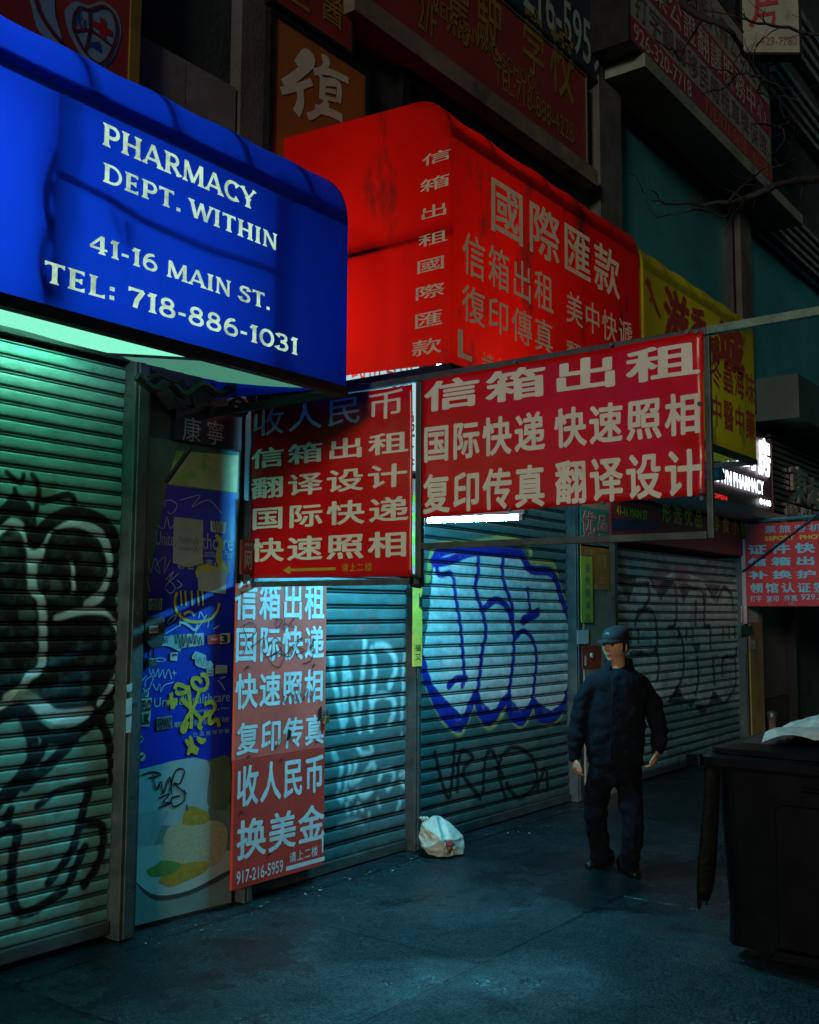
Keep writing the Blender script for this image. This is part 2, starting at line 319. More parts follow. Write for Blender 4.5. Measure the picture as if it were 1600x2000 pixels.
# ------------------------------------------------------------------ ground
def ground():
    m = bpy.data.materials.new('wet_concrete'); m.use_nodes = True; t = m.node_tree; N = t.nodes; L = t.links; b = N['Principled BSDF']
    tc = N.new('ShaderNodeTexCoord')
    def noise(sc, det=6, ro=.6):
        n = N.new('ShaderNodeTexNoise'); n.inputs['Scale'].default_value = sc; n.inputs['Detail'].default_value = det; n.inputs['Roughness'].default_value = ro; L.new(tc.outputs['Object'], n.inputs[0]); return n
    big, mid, fine, grit = noise(.8, 5), noise(4.5, 9, .75), noise(26, 5, .8), noise(75, 2, .7)
    def mapr(src, a, b_, c, d): n = N.new('ShaderNodeMapRange'); n.inputs[1].default_value = a; n.inputs[2].default_value = b_; n.inputs[3].default_value = c; n.inputs[4].default_value = d; L.new(src.outputs[0], n.inputs[0]); return n
    def mult(x, y): n = N.new('ShaderNodeMix'); n.data_type = 'RGBA'; n.blend_type = 'MULTIPLY'; n.inputs[0].default_value = 1; L.new(x, n.inputs[6]); L.new(y, n.inputs[7]); return n.outputs[2]
    cr = N.new('ShaderNodeValToRGB'); cr.color_ramp.elements[0].position = .32; cr.color_ramp.elements[0].color = (.003, .009, .011, 1); cr.color_ramp.elements[1].position = .70; cr.color_ramp.elements[1].color = (.005, .025, .033, 1)
    L.new(mid.outputs[0], cr.inputs[0])
    vo = N.new('ShaderNodeTexVoronoi'); vo.inputs['Scale'].default_value = 3.1; L.new(tc.outputs['Object'], vo.inputs[0])      # old gum spots
    br = N.new('ShaderNodeTexBrick'); br.offset = 0; br.inputs['Scale'].default_value = 1; br.inputs['Mortar Size'].default_value = .011; br.inputs['Mortar Smooth'].default_value = .3; br.inputs['Brick Width'].default_value = 1.55; br.inputs['Row Height'].default_value = 1.55
    br.inputs['Color1'].default_value = (1, 1, 1, 1); br.inputs['Color2'].default_value = (.66, .66, .66, 1); br.inputs['Mortar'].default_value = (.10, .10, .10, 1); L.new(tc.outputs['Object'], br.inputs[0])
    c = mult(cr.outputs[0], br.outputs[0]); c = mult(c, mapr(vo, .05, .10, .35, 1).outputs[0]); c = mult(c, mapr(fine, .32, .68, .30, 1.9).outputs[0]); c = mult(c, mapr(grit, .35, .65, .45, 1.7).outputs[0]); c = mult(c, mapr(big, .35, .62, .55, 1.25).outputs[0])
    L.new(c, b.inputs['Base Color'])
    rr = N.new('ShaderNodeMath'); rr.operation = 'ADD'; L.new(mapr(big, .40, .60, .04, .34).outputs[0], rr.inputs[0]); L.new(mapr(mid, .35, .65, .08, .24).outputs[0], rr.inputs[1]); L.new(rr.outputs[0], b.inputs['Roughness'])
    h1 = N.new('ShaderNodeMath'); h1.operation = 'MULTIPLY_ADD'; L.new(fine.outputs[0], h1.inputs[0]); h1.inputs[1].default_value = .6; L.new(mid.outputs[0], h1.inputs[2])
    h2 = N.new('ShaderNodeMath'); h2.operation = 'MULTIPLY_ADD'; L.new(grit.outputs[0], h2.inputs[0]); h2.inputs[1].default_value = .30; L.new(h1.outputs[0], h2.inputs[2])
    h3 = N.new('ShaderNodeMath'); h3.operation = 'MULTIPLY_ADD'; L.new(br.outputs[1], h3.inputs[0]); h3.inputs[1].default_value = -.5; L.new(h2.outputs[0], h3.inputs[2])
    bp = N.new('ShaderNodeBump'); L.new(mapr(big, .40, .60, .38, .95).outputs[0], bp.inputs['Strength']); bp.inputs['Distance'].default_value = .022; L.new(h3.outputs[0], bp.inputs['Height']); L.new(bp.outputs[0], b.inputs['Normal'])
    sp = N.new('ShaderNodeMath'); sp.operation = 'MULTIPLY'; L.new(mapr(big, .40, .60, .95, .30).outputs[0], sp.inputs[0]); L.new(mapr(grit, .40, .62, .35, 1.5).outputs[0], sp.inputs[1])
    L.new(sp.outputs[0], b.inputs['Specular IOR Level'])
    o = MB().box(-14, 60, -2.6, 5.2, -.15, 0).build('sidewalk', m); tag(o, 'wet dark concrete sidewalk in front of the shutters', kind='structure')
    o = MB().box(-14, 60, -2.8, -2.603, -.16, .004).build('kerb', mat('kerb_stone', (.2, .2, .19), .6, 0, .4, 4)); tag(o, 'stone kerb at the street edge of the sidewalk', kind='structure')
    o = MB().quad((-200, -200, -.155), (260, -200, -.155), (260, 120, -.155), (-200, 120, -.155)).build('road', mat('asphalt', (.035, .036, .038), .45, 0, .5, 6, bump=.3)); tag(o, 'dark wet asphalt street', kind='structure')
ground()

# ------------------------------------------------------------------ the shop building behind everything
YS, YW = 4.62, 4.64
B = thing('shop_building', 'dark two storey shop building with teal upper windows behind all the signs', 'building', (8, 5, 0))
M_brick = mat('sooty_brick', (.026, .040, .045), .8, 0, .55, 3, bump=.35, bscale=30, stain=(.02, .018, .018), sscale=1.2)
mb = MB(); mb.box(-10, 48, 4.90, 5.4, 0, 3.3); mb.box(-10, 48, YW, 5.4, 3.303, 15); mb.build('wall', M_brick, B)
M_glass = mat('dark_teal_glass', (.045, .19, .21), .22, 0, .45, .8, spec=.7)
def win(x0, x1, z0, z1, n=1, m=M_glass):
    mb = MB(); mb.box(x0, x1, YW-.02, YW-.002, z0, z1); p = mb.build('window', m, B)
    fr = MB()
    for i in range(n+1):
        x = x0+(x1-x0)*i/n; fr.box(x-.045, x+.045, YW-.09, YW-.021, z0-.06, z1+.06)
    for z in (z0-.03, z1+.03): 
        for i in range(n): fr.box(x0+(x1-x0)*i/n+.046, x0+(x1-x0)*(i+1)/n-.046, YW-.088, YW-.0205, z-.04, z+.04)
    fr.build('frame', M_black, p)
win(9.72, 13.15, 4.9, 7.0); win(13.72, 19.6, 4.9, 7.0, 1); win(19.9, 30, 4.9, 7.0, 2)
win(6.0, 8.8, 4.7, 5.75, 2, mat('black_glass', (.012, .018, .022), .2, 0, .4, 1, spec=.7))
# masonry piers between the upper windows
for x0, x1, z0, z1, yy in ((9.12, 9.62, 4.6, 7.12, .16), (13.22, 13.66, 4.4, 7.12, .16), (4.28, 4.50, 4.5, 7.5, .10), (8.92, 9.11, 4.6, 9, .05), (19.62, 19.88, 4.4, 9, .14)):
    MB().box(x0, x1, YW-yy, YW-.003, z0, z1).build('pier', mat('stained_stone', (.085, .080, .076), .75, 0, .5, 3, bump=.3, stain=(.05, .045, .04), sscale=2), B)
# ledge boards, ribbed metal cornices
Pu = YP(4.46)
mb = MB(); mb.box(5.2, 8.90, 4.40, YW-.004, 5.86, 6.02); mb.build('ledge', mat('old_timber', (.17, .135, .10), .7, 0, .5, 3, stain=(.04, .035, .03)), B)
mb = MB(); mb.box(9.3, 14.6, 4.06, YW-.004, 7.16, 7.30); mb.build('soffit', mat('soffit_paint', (.17, .20, .17), .7, 0, .4, 3, stain=(.06, .06, .05)), B)
def ribs(x0, x1, z0, h, n=5):
    mb = MB()
    for i in range(n): mb.box(x0, x1, 4.50-.045*i, YW-.004, z0+h*i/n, z0+h*(i+.72)/n)
    mb.build('cornice', mat('galvanised', (.30, .35, .37), .4, .5, .45, 4, stain=(.12, .10, .07), sscale=3), B)
ribs(13.75, 30, 7.14, .42, 5); ribs(14.7, 30, 9.35, .5, 4); ribs(15.0, 30, 10.6, .6, 4)
mb = MB(); mb.box(13.75, 32, 3.95, YW-.004, 4.28, 4.86); mb.build('canopy', mat('canopy_paint', (.035, .07, .07), .6, 0, .4, 2), B)
# shop-front pier between the blue tagged shutter and the next, and the far post
mb = MB(); mb.box(8.70, 9.36, 4.50, 4.89, 0, 3.0); mb.build('pilaster', mat('pilaster_render', (.30, .25, .20), .7, 0, .4, 5, bump=.2, stain=(.10, .08, .07), sscale=4), B)
mb = MB(); mb.box(13.22, 13.72, 4.50, 4.89, 0, 2.62); mb.build('pilaster', mat('orange_render', (.36, .22, .12), .7, 0, .5, 2.2, bump=.2, stain=(.30, .26, .05), sscale=1.4, samt=.5), B)
mb = MB(); mb.box(3.62, 4.44, 4.60, 4.89, 0, 3.3); mb.build('pilaster', mat('pillar_paint', (.075, .085, .08), .7, 0, .5, 4, bump=.2), B)
# recessed dark shop entrance on the far right
mb = MB()
mb.box(13.9, 13.98, 4.66, 4.89, 0, 2.7); mb.box(15.55, 15.68, 4.62, 4.89, 0, 2.7); mb.box(13.981, 15.549, 4.70, 4.80, 2.2, 2.32)
d = mb.build('entrance', M_black, B)
mb = MB(); mb.box(14.0, 15.53, 4.76, 4.80, .55, 2.19); mb.build('door_panel', mat('door_brown', (.10, .085, .075), .5, 0, .4, 2), d)
mb = MB(); mb.box(14.0, 15.53, 4.74, 4.80, .0, .54); mb.build('kick_plate', M_dark, d)

# ------------------------------------------------------------------ roller shutters: slats with sprayed paint
P61 = YP(4.605)
def vnoise(X, Z, s, seed):
    r = np.random.RandomState(seed); G = r.rand(64, 64); x = X/s; z = Z/s; xi = np.floor(x).astype(int); zi = np.floor(z).astype(int); fx = x-xi; fz = z-zi
    fx = fx*fx*(3-2*fx); fz = fz*fz*(3-2*fz); g = lambda a, b: G[a % 64, b % 64]
    return (g(xi, zi)*(1-fx)+g(xi+1, zi)*fx)*(1-fz)+(g(xi, zi+1)*(1-fx)+g(xi+1, zi+1)*fx)*fz
class Paint:
    def __init__(s, X, Z, base): s.X = X; s.Z = Z; s.c = np.tile(np.array(base, float), (len(X), 1)); s.n = .6*vnoise(X, Z, .05, 3)+.4*vnoise(X, Z, .018, 5)
    def mixin(s, idx, a, col): s.c[idx] = s.c[idx]*(1-a[:, None])+np.array(col)*a[:, None]
    def stroke(s, pts, wd, col, alpha=1.0, soft=.009, sm=True):
        q = [P61.px(*p) for p in (smooth_pts(pts, 4) if sm else pts)]
        A = np.array(q); lo = A.min(0)-wd-.05; hi = A.max(0)+wd+.05
        idx = np.where((s.X > lo[0]) & (s.X < hi[0]) & (s.Z > lo[1]) & (s.Z < hi[1]))[0]
        if not len(idx): return
        x = s.X[idx]; z = s.Z[idx]; D = np.full(len(idx), 9.)
        for p, r in zip(A[:-1], A[1:]):
            d = r-p; L = d.dot(d)+1e-9; t = np.clip(((x-p[0])*d[0]+(z-p[1])*d[1])/L, 0, 1)
            D = np.minimum(D, np.hypot(x-p[0]-t*d[0], z-p[1]-t*d[1]))
        a = np.clip((wd/2+soft/2-D)/soft, 0, 1)*alpha*np.clip(.80+.5*s.n[idx], 0, 1); s.mixin(idx, a, col)
    def fill(s, pts, col, alpha=1.0, sm=True):
        A = np.array([P61.px(*p) for p in (smooth_pts(list(pts)+[pts[0]], 4) if sm else pts)]); lo = A.min(0); hi = A.max(0)
        idx = np.where((s.X > lo[0]) & (s.X < hi[0]) & (s.Z > lo[1]) & (s.Z < hi[1]))[0]; x = s.X[idx]; z = s.Z[idx]; ins = np.zeros(len(idx), bool); n = len(A)
        for i in range(n):
            p, q = A[i], A[(i+1) % n]
            c = ((p[1] > z) != (q[1] > z)) & (x < (q[0]-p[0])*(z-p[1])/(q[1]-p[1]+1e-12)+p[0]); ins ^= c
        idx = idx[ins]; s.mixin(idx, alpha*np.clip(.7+.55*s.n[idx], 0, 1), col)
    def patches(s, col, size, thr, alpha, seed, zmin=-9, zmax=9, xmin=-9, xmax=99):
        v = .6*vnoise(s.X, s.Z, size, seed)+.4*vnoise(s.X, s.Z, size*.35, seed+1); idx = np.where((v > thr) & (s.Z > zmin) & (s.Z < zmax) & (s.X > xmin) & (s.X < xmax))[0]
        s.mixin(idx, np.clip((v[idx]-thr)*12, 0, 1)*alpha, col)
PROF = [(0, .000), (.05, .009), (.12, .0112), (.20, .0124), (.30, .013), (.40, .0131), (.50, .0127), (.60, .012), (.66, .0105), (.71, .008), (.745, -.006), (.80, -.007), (.825, .0035), (.90, .0035), (.925, -.007), (.98, -.006)]
def shutter(label, x0, x1, z0, z1, base, fn, pitch=.0775, res=.0065, rails=(1, 1), metal=.25, rw=.11, joint=.07):
    t = thing('rolling_shutter', label, 'shutter', ((x0+x1)/2, YS, 0), 'rolling shutters along the shop fronts')
    nz = int((z1-z0)/pitch); zs = []; ys = []
    for i in range(nz):
        for a, d in PROF: zs.append(z0+(i+a)*pitch); ys.append(YS-d+.001*math.sin(i*2.4))
    zs = np.array(zs); ys = np.array(ys); nx = int((x1-x0)/res)+1; xs = np.linspace(x0, x1, nx); nr = len(zs)
    V = np.zeros((nr, nx, 3)); V[:, :, 0] = xs; V[:, :, 2] = zs[:, None]+.004*np.sin(xs*1.3+x0); V[:, :, 1] = ys[:, None]+.014*(vnoise(np.tile(xs, (nr, 1))+30, np.tile(zs[:, None], (1, nx))*1.2+30, .42, 17)-.5); V = V.reshape(-1, 3)
    i = np.arange(nr-1)[:, None]*nx+np.arange(nx-1)[None, :]; F = np.stack([i, i+1, i+nx+1, i+nx], -1).reshape(-1, 4)
    p = Paint(V[:, 0], V[:, 2], base); fn(p)
    gr = np.tile(np.repeat(np.array([[1. if d > .004 else (max(.5, joint) if d > .002 else joint) for _, d in PROF]*nz]).T, nx, 1).reshape(-1, 1), (1, 3))   # soot packed in the joints between slats
    g2 = np.clip(1.05-.45*np.clip(.45-p.Z, 0, .45)/.45*(.5+p.n), .3, 1)[:, None]                                       # splash dirt along the bottom
    c = np.concatenate([p.c*gr*g2, np.ones((len(V), 1))], 1).astype(np.float32)
    me = bpy.data.meshes.new('slat_curtain'); me.from_pydata(V.tolist(), [], F.tolist()); me.update()
    at = me.color_attributes.new('paint', 'FLOAT_COLOR', 'POINT'); at.data.foreach_set('color', c.ravel()); me.materials.append(paint_mat('shutter_paint'))
    link('slat_curtain', me, t)
    MB().box(x0, x1, YS-.03, YS+.03, max(z0-.07, .004), z0-.003).build('bottom_bar', M_rail, t, bevel=.006)
    MB().box(x0-.03, x1+.03, YS-.05, YS+.24, z1+.004, z1+.30).build('hood', M_dark, t)
    for k, x in ((0, x0), (1, x1)):
        if rails[k]:
            xa, xb = (x-rw, x-.004) if k == 0 else (x+.004, x+rw)
            mb = MB(); mb.box(xa, xb, YS-.10, YS+.05, .004, z1+.02); e = .012
            mb.box(xa+.02, xb-.02, YS-.112, YS-.1005, .01, z1)
            r = mb.build('guide_rail', M_rail, t, bevel=.004)
            for q in range(6): MB().disc(YP(YS-.112), (xa+xb)/2, .25+q*.48, .011, .002, 8, .004).build('bolt', M_steel, r)
    return t
def S2(off, sc): return lambda *q: [(off[0]+x/sc, off[1]+y/sc) for x, y in q]

BK = (.010, .012, .014); PB = (.78, .95, .93)
def paint_left(p):
    p.patches((.30, .27, .17), .22, .55, .6, 11, zmax=1.2); p.patches((.28, .20, .10), .10, .72, .6, 12)
    k = S2((0, 880), 2)
    p.fill(k((-40, 330), (30, 240), (70, 215), (110, 260), (140, 360), (175, 310), (250, 262), (330, 255), (415, 300), (455, 390), (460, 490), (430, 600), (478, 670), (478, 860), (430, 960), (350, 1035), (200, 1040), (100, 1000), (-40, 1010)), (.012, .016, .018), 1)
    p.patches((.15, .20, .19), .13, .66, .55, 21, 1.55, 2.1)
    for q, wd in (((( -10, 320), (50, 280), (100, 320), (128, 420), (132, 540), (165, 600), (165, 830), (112, 885), (85, 935), (30, 965)), .062), (((150, 420), (190, 310), (290, 278), (385, 318), (430, 400), (438, 480), (400, 560), (345, 602)), .075), (((222, 655), (320, 628), (425, 635), (465, 700), (475, 745)), .05), (((475, 850), (430, 930), (390, 990)), .04), (((-10, 1015), (90, 985), (160, 1000), (220, 1040), (350, 1030)), .10), (((285, 440), (290, 550)), .03), (((118, 400), (118, 540)), .035)):
        p.stroke(k(*q), wd*.72, PB, .97, .012)
    p.fill(k((40, 985), (80, 935), (115, 935), (170, 985)), (.36, .48, .40), .9)
    for q, wd in ((((-20, 280), (40, 225), (70, 195), (112, 250), (137, 360), (172, 305), (250, 252), (330, 247), (420, 292), (460, 385), (463, 485), (432, 590), (482, 660)), .058),
                  (((30, 85), (85, 128), (95, 95)), .022), (((130, 95), (155, 150), (140, 250)), .026), (((60, 150), (70, 190)), .022), (((170, 200), (270, 172), (295, 205)), .03),
                  (((-20, 1055), (90, 1012), (150, 1085), (220, 1122), (330, 1085), (440, 980), (478, 900)), .055), (((100, 1040), (130, 1150), (110, 1240), (-10, 1380)), .055), (((180, 1110), (160, 1180), (40, 1360)), .04), (((290, 1130), (200, 1220), (100, 1310)), .05), (((400, 1060), (430, 1150), (440, 1290)), .045),
                  (((145, 1390), (230, 1330), (410, 1290)), .03), (((350, 1320), (320, 1420), (280, 1560), (190, 1690)), .04), (((-10, 1500), (70, 1480), (50, 1600), (50, 1720), (70, 1800), (130, 1800), (250, 1720)), .042), (((330, 1460), (400, 1470), (390, 1600), (330, 1700)), .04), (((330, 1550), (270, 1690)), .04), (((20, 1440), (45, 1400), (30, 1480)), .03)):
        p.stroke(k(*q), wd*1.25, BK, 1, .010)
def paint_door(p):
    p.patches((.42, .18, .15), .05, .66, .75, 31, 1.5, 2.0); p.patches((.42, .18, .15), .022, .80, .6, 33, 1.2, 2.0)
    p.patches((.16, .18, .17), .3, .55, .5, 35)
    k = S2((630, 1130), 3.57)
    for q, wd in ((((65, 550), (80, 680), (110, 850), (150, 1060)), .05), (((165, 570), (160, 800), (160, 980)), .065), (((190, 640), (210, 800), (235, 950), (265, 1060)), .045), (((300, 440), (290, 640), (275, 800), (262, 960)), .045), (((350, 490), (375, 640), (355, 800), (345, 1050)), .05), (((380, 470), (440, 470), (500, 540), (512, 640), (470, 750)), .05), (((345, 850), (420, 810), (490, 840), (500, 920), (470, 1010)), .05), (((575, 530), (565, 700), (555, 900), (550, 980)), .035), (((255, 1180), (280, 1220), (345, 1210), (345, 1175)), .035),
                  (((80, 1220), (100, 1270)), .05), (((140, 1290), (130, 1360), (120, 1450)), .04), (((195, 1290), (190, 1350), (165, 1440)), .035), (((240, 1280), (225, 1340), (200, 1430), (280, 1380), (350, 1290), (370, 1340)), .035), (((400, 1400), (430, 1340), (500, 1350), (490, 1430), (460, 1470)), .04), (((545, 1370), (590, 1350), (560, 1430), (590, 1450)), .035), (((110, 1500), (140, 1550), (160, 1480), (200, 1530), (250, 1480), (290, 1520), (350, 1480)), .04), (((175, 1570), (185, 1630)), .035), (((235, 1620), (255, 1575), (285, 1610)), .03), (((390, 1540), (405, 1585)), .03), (((540, 1560), (520, 1620)), .035), (((330, 1640), (335, 1680)), .03), (((120, 1730), (200, 1700), (290, 1700)), .04)):
        p.stroke(k(*q), wd, (.72, .90, .90), .92, .025)
    p.fill(k((535, 1100), (548, 1060), (565, 1100)), (.6, .66, .62), .9, False); p.fill(k((335, 1330), (358, 1285), (378, 1330)), (.6, .66, .62), .8, False)
def paint_blue(p):
    p.patches((.20, .22, .20), .3, .55, .55, 41, zmax=.9)
    out = [(848, 1095), (862, 1078), (900, 1070), (965, 1071), (1015, 1079), (1036, 1112), (1080, 1120), (1100, 1175), (1114, 1217), (1124, 1274), (1108, 1364), (1084, 1401), (1054, 1401), (1042, 1371), (1020, 1409), (997, 1392), (993, 1362), (960, 1409), (938, 1390), (929, 1358), (900, 1420), (862, 1390), (836, 1330), (826, 1290)]
    p.fill(out+[(838, 1200)], (.88, .95, .97), .95)
    ye = (.62, .56, .16)
    for q, wd in (([(836, 1135), (845, 1080), (873, 1063), (935, 1060), (990, 1052), (1034, 1068), (1040, 1098), (1080, 1102), (1096, 1150), (1124, 1225)], .06), ([(835, 1345), (862, 1402), (885, 1424), (900, 1432), (915, 1405), (927, 1378), (945, 1412), (958, 1421), (975, 1408), (992, 1382), (1004, 1408), (1020, 1418), (1042, 1390), (1066, 1413), (1085, 1412), (1100, 1392)], .05)):
        p.stroke(q, wd, ye, .95, .02)
    bl = (.012, .028, .42)
    p.stroke(out, .085, bl, 1, .010)
    for q, wd in (([(852, 1085), (858, 1122), (884, 1122), (892, 1175), (900, 1225), (907, 1319), (903, 1340)], .032), ([(850, 1100), (880, 1095), (930, 1078), (1010, 1084)], .05), ([(935, 1078), (935, 1120), (930, 1150), (950, 1225), (942, 1274), (934, 1349)], .036), ([(985, 1080), (982, 1130), (1000, 1180), (1003, 1217), (1005, 1262), (994, 1362)], .036), ([(945, 1191), (967, 1172), (990, 1184), (1003, 1217)], .045), ([(1007, 1247), (1024, 1232), (1042, 1251), (1048, 1289), (1039, 1371)], .034), ([(877, 1341), (892, 1326), (911, 1326)], .04), ([(1024, 1212), (1052, 1196)], .06), ([(1031, 1150), (1036, 1190)], .03)):
        p.stroke(q, wd*1.45, bl, 1, .010)
    for tri in ([(829, 1315), (862, 1392), (900, 1420), (905, 1400), (872, 1368)], [(931, 1356), (938, 1392), (962, 1410), (988, 1375), (960, 1388)], [(994, 1360), (999, 1392), (1020, 1408), (1040, 1378), (1018, 1388)], [(1042, 1365), (1055, 1402), (1085, 1402), (1104, 1372), (1076, 1388)]): p.fill(tri, bl, 1, False)
    dk = (.02, .03, .035)
    for q in ([(850, 1470), (865, 1530), (880, 1555), (890, 1450)], [(895, 1545), (900, 1470), (925, 1480), (905, 1510), (940, 1560)], [(945, 1550), (950, 1480), (965, 1470), (985, 1520)], [(990, 1560), (975, 1500), (1000, 1460), (1040, 1480), (1048, 1530), (1015, 1560), (990, 1530)], [(1050, 1540), (1066, 1500), (1070, 1545)]): p.stroke(q, .042, (.012, .014, .016), .95, .015)
def paint_far(p):
    k = S2((1180, 960), 3.846); dk = (.02, .022, .03)
    p.patches((.20, .24, .25), .3, .5, .5, 51)
    p.fill(k((80, 650), (180, 660), (300, 640), (440, 640), (560, 600), (690, 640), (900, 700), (1040, 700), (1040, 1480), (930, 1560), (830, 1600), (700, 1600), (560, 1560), (440, 1560), (80, 1540)), (.80, .93, .95), .92)
    p.fill(k((300, 1620), (480, 1560), (880, 1600), (1000, 1640), (1000, 1800), (480, 1800)), (.10, .24, .25), .6)
    for tri in (((95, 650), (190, 840), (250, 630)), ((330, 650), (430, 810), (540, 670)), ((560, 690), (600, 840), (660, 700)), ((750, 690), (830, 830), (880, 700)), ((470, 1590), (560, 1450), (620, 1590)), ((600, 1560), (650, 1630), (710, 1550)), ((780, 1610), (820, 1490), (920, 1600)), ((680, 1600), (740, 1700), (800, 1600)), ((660, 1150), (700, 1230), (730, 1140))): p.fill(k(*tri), dk, .85, False)
    for q in (((330, 700), (340, 800), (290, 890), (250, 950), (240, 1000)), ((260, 900), (340, 890), (390, 960), (392, 1190), (280, 1222)), ((392, 1190), (412, 1300), (400, 1420)), ((540, 700), (552, 850), (540, 1000), (490, 1020)), ((560, 1040), (598, 1150), (600, 1350), (560, 1470), (500, 1560)), ((690, 830), (690, 1000)), ((760, 750), (760, 1000), (800, 1020), (800, 1180)), ((700, 1250), (712, 1400), (690, 1530)), ((820, 1250), (832, 1450)), ((960, 760), (972, 870)), ((1000, 1180), (980, 1240), (900, 1250), (890, 1380)), ((985, 1250), (992, 1450), (920, 1585)), ((230, 700), (330, 690)), ((430, 800), (445, 690), (520, 690)), ((640, 730), (730, 740), (750, 830)), ((850, 820), (900, 720), (950, 760)), ((200, 1215), (290, 1215))): p.stroke(k(*q), .055, dk, .92, .03)
    for x, y in ((205, 1055), (262, 1055), (205, 1118), (262, 1118), (568, 1040), (622, 1040), (668, 1040), (568, 1095), (622, 1095), (668, 1095), (895, 1035), (940, 1035), (985, 1035), (895, 1080), (940, 1080), (985, 1080)): p.stroke(k((x, y-14), (x, y+14)), .045, BK, .95, .02, False)
    for x, y in ((400, 630), (590, 640), (580, 580)): p.fill(k((x-55, y), (x, y-40), (x+55, y), (x+20, y+70), (x-20, y+70)), (.50, .27, .33), .8)
    p.patches((.30, .45, .36), .2, .62, .4, 55, .9, 2.2); p.patches((.48, .36, .42), .25, .62, .4, 57, .3, 1.2)
shutter('greenish roller shutter with black and pale spray letters under the blue awning', -.9, 3.53, .10, 3.06, (.22, .46, .40), paint_left, joint=.35)
shutter('teal roller shutter with dripping pale strokes beside the tall red poster', 4.50, 6.10, .08, 2.36, (.13, .24, .25), paint_door, .105, rails=(1, 1), rw=.075)
shutter('roller shutter with a big blue and yellow bubble graffiti under the lit tube', 6.22, 8.58, .08, 2.95, (.085, .17, .17), paint_blue, .092, rails=(0, 1))
shutter('dim roller shutter behind the man with faded pink and grey bubble letters', 9.46, 13.1, .08, 2.42, (.34, .56, .56), paint_far, .092, .014)

# ------------------------------------------------------------------ awnings: fabric over a steel frame, lamps inside
def fabric(name, col, trans, stain=None, samt=.6, sscale=2.2, rough=.5):
    return mat(name, col, rough, 0, .15, 2.0, bump=.08, bscale=9, trans=trans, spec=.1, stain=stain, samt=samt, sscale=sscale, streak=.4)
def profile(yf, yb, z0, zf, z1, rb, n=8):
    """front bottom -> fold -> rounded top -> wall"""
    pts = [(yf, z0+(zf-z0)*i/10) for i in range(11)]
    for i in range(1, n+1):
        a = math.pi/2*i/n; pts.append((yf+rb*(1-math.cos(a)), zf+(z1-zf)*math.sin(a)))
    pts += [(yf+rb+(yb-yf-rb)*i/3, z1+.03*i) for i in range(1, 4)]
    return pts
def awning(t, x0, x1, yf, yb, z0, zf, z1, rb, m, ribs_x, sag=.018, trim=.05, left_end=True, mframe=M_black, trim_m=M_black):
    prof = profile(yf, yb, z0, zf, z1, rb); nx = int((x1-x0)/.06)+1; xs = np.linspace(x0, x1, nx); V = []; F = []
    rx = np.array(ribs_x)
    for x in xs:
        d = np.min(np.abs(rx-x)); s = sag*min(1, d/.18)**1.5
        for i, (y, z) in enumerate(prof):
            up = max(0, min(1, (z-zf)/(z1-zf))) if i > 10 else 0
            V.append((x, y+s*.5*(0 if i in (0, 10) else .6 if i < 10 else 1)*(1-up), z-s*up*1.6))
    n = len(prof)
    for i in range(nx-1):
        for j in range(n-1): F.append((i*n+j, (i+1)*n+j, (i+1)*n+j+1, i*n+j+1))
    mb = MB(); mb.add(V, F)
    ends = [x1]+([x0] if left_end else [])
    mb.build('fabric', m, t, smooth=True)
    for x in ends:
        mb = MB(); pp = [(x, y, z) for y, z in prof]+[(x, yb, z0+.06)]
        mb.add(pp, [tuple(range(len(pp)))]); mb.build('side_fabric', m, t)
    e = .022
    def fbar(p, q, r=.016): MB().bar(p, q, r*2).build('frame_bar', mframe, t)
    fbar((x0+.02, yf+.034, zf-.01), (x1-.02, yf+.034, zf-.01), .024)
    for x in ends:
        s = -1 if x == x1 else 1
        fbar((x+s*e, yf+e, (z0+zf)/2+.08), (x+s*e, yb, (z0+zf)/2+.10), .016)
    for x in ribs_x:
        if x <= x0+.03 or x >= x1-.03: x = min(max(x, x0+e), x1-e)
        pts = [(x, y+.030*(1-i/9), z-.034*i/9-.004) for i, (y, z) in enumerate(prof[10:19])]
        MB().tube(pts, .021, 6).build('frame_rib', mframe, t)
    # bottom hem
    MB().box(x0-.006, x1+.006, yf-.008, yf+.045, z0-trim, z0-.001).build('hem', trim_m, t)
    for x in ends:
        MB().box(x-.02 if x == x1 else x-.006, x+.006 if x == x1 else x+.02, yf+.046, yb, z0-trim, z0-.001).build('hem', trim_m, t)
def lamp(name, loc, p, col, parent, r=.05):
    l = bpy.data.lights.new(name, 'POINT'); l.energy = p; l.color = col; l.shadow_soft_size = r
    o = bpy.data.objects.new(name, l); COL.objects.link(o); o.parent = parent; o.matrix_parent_inverse = Matrix.Translation(-wloc(parent)); o.location = loc

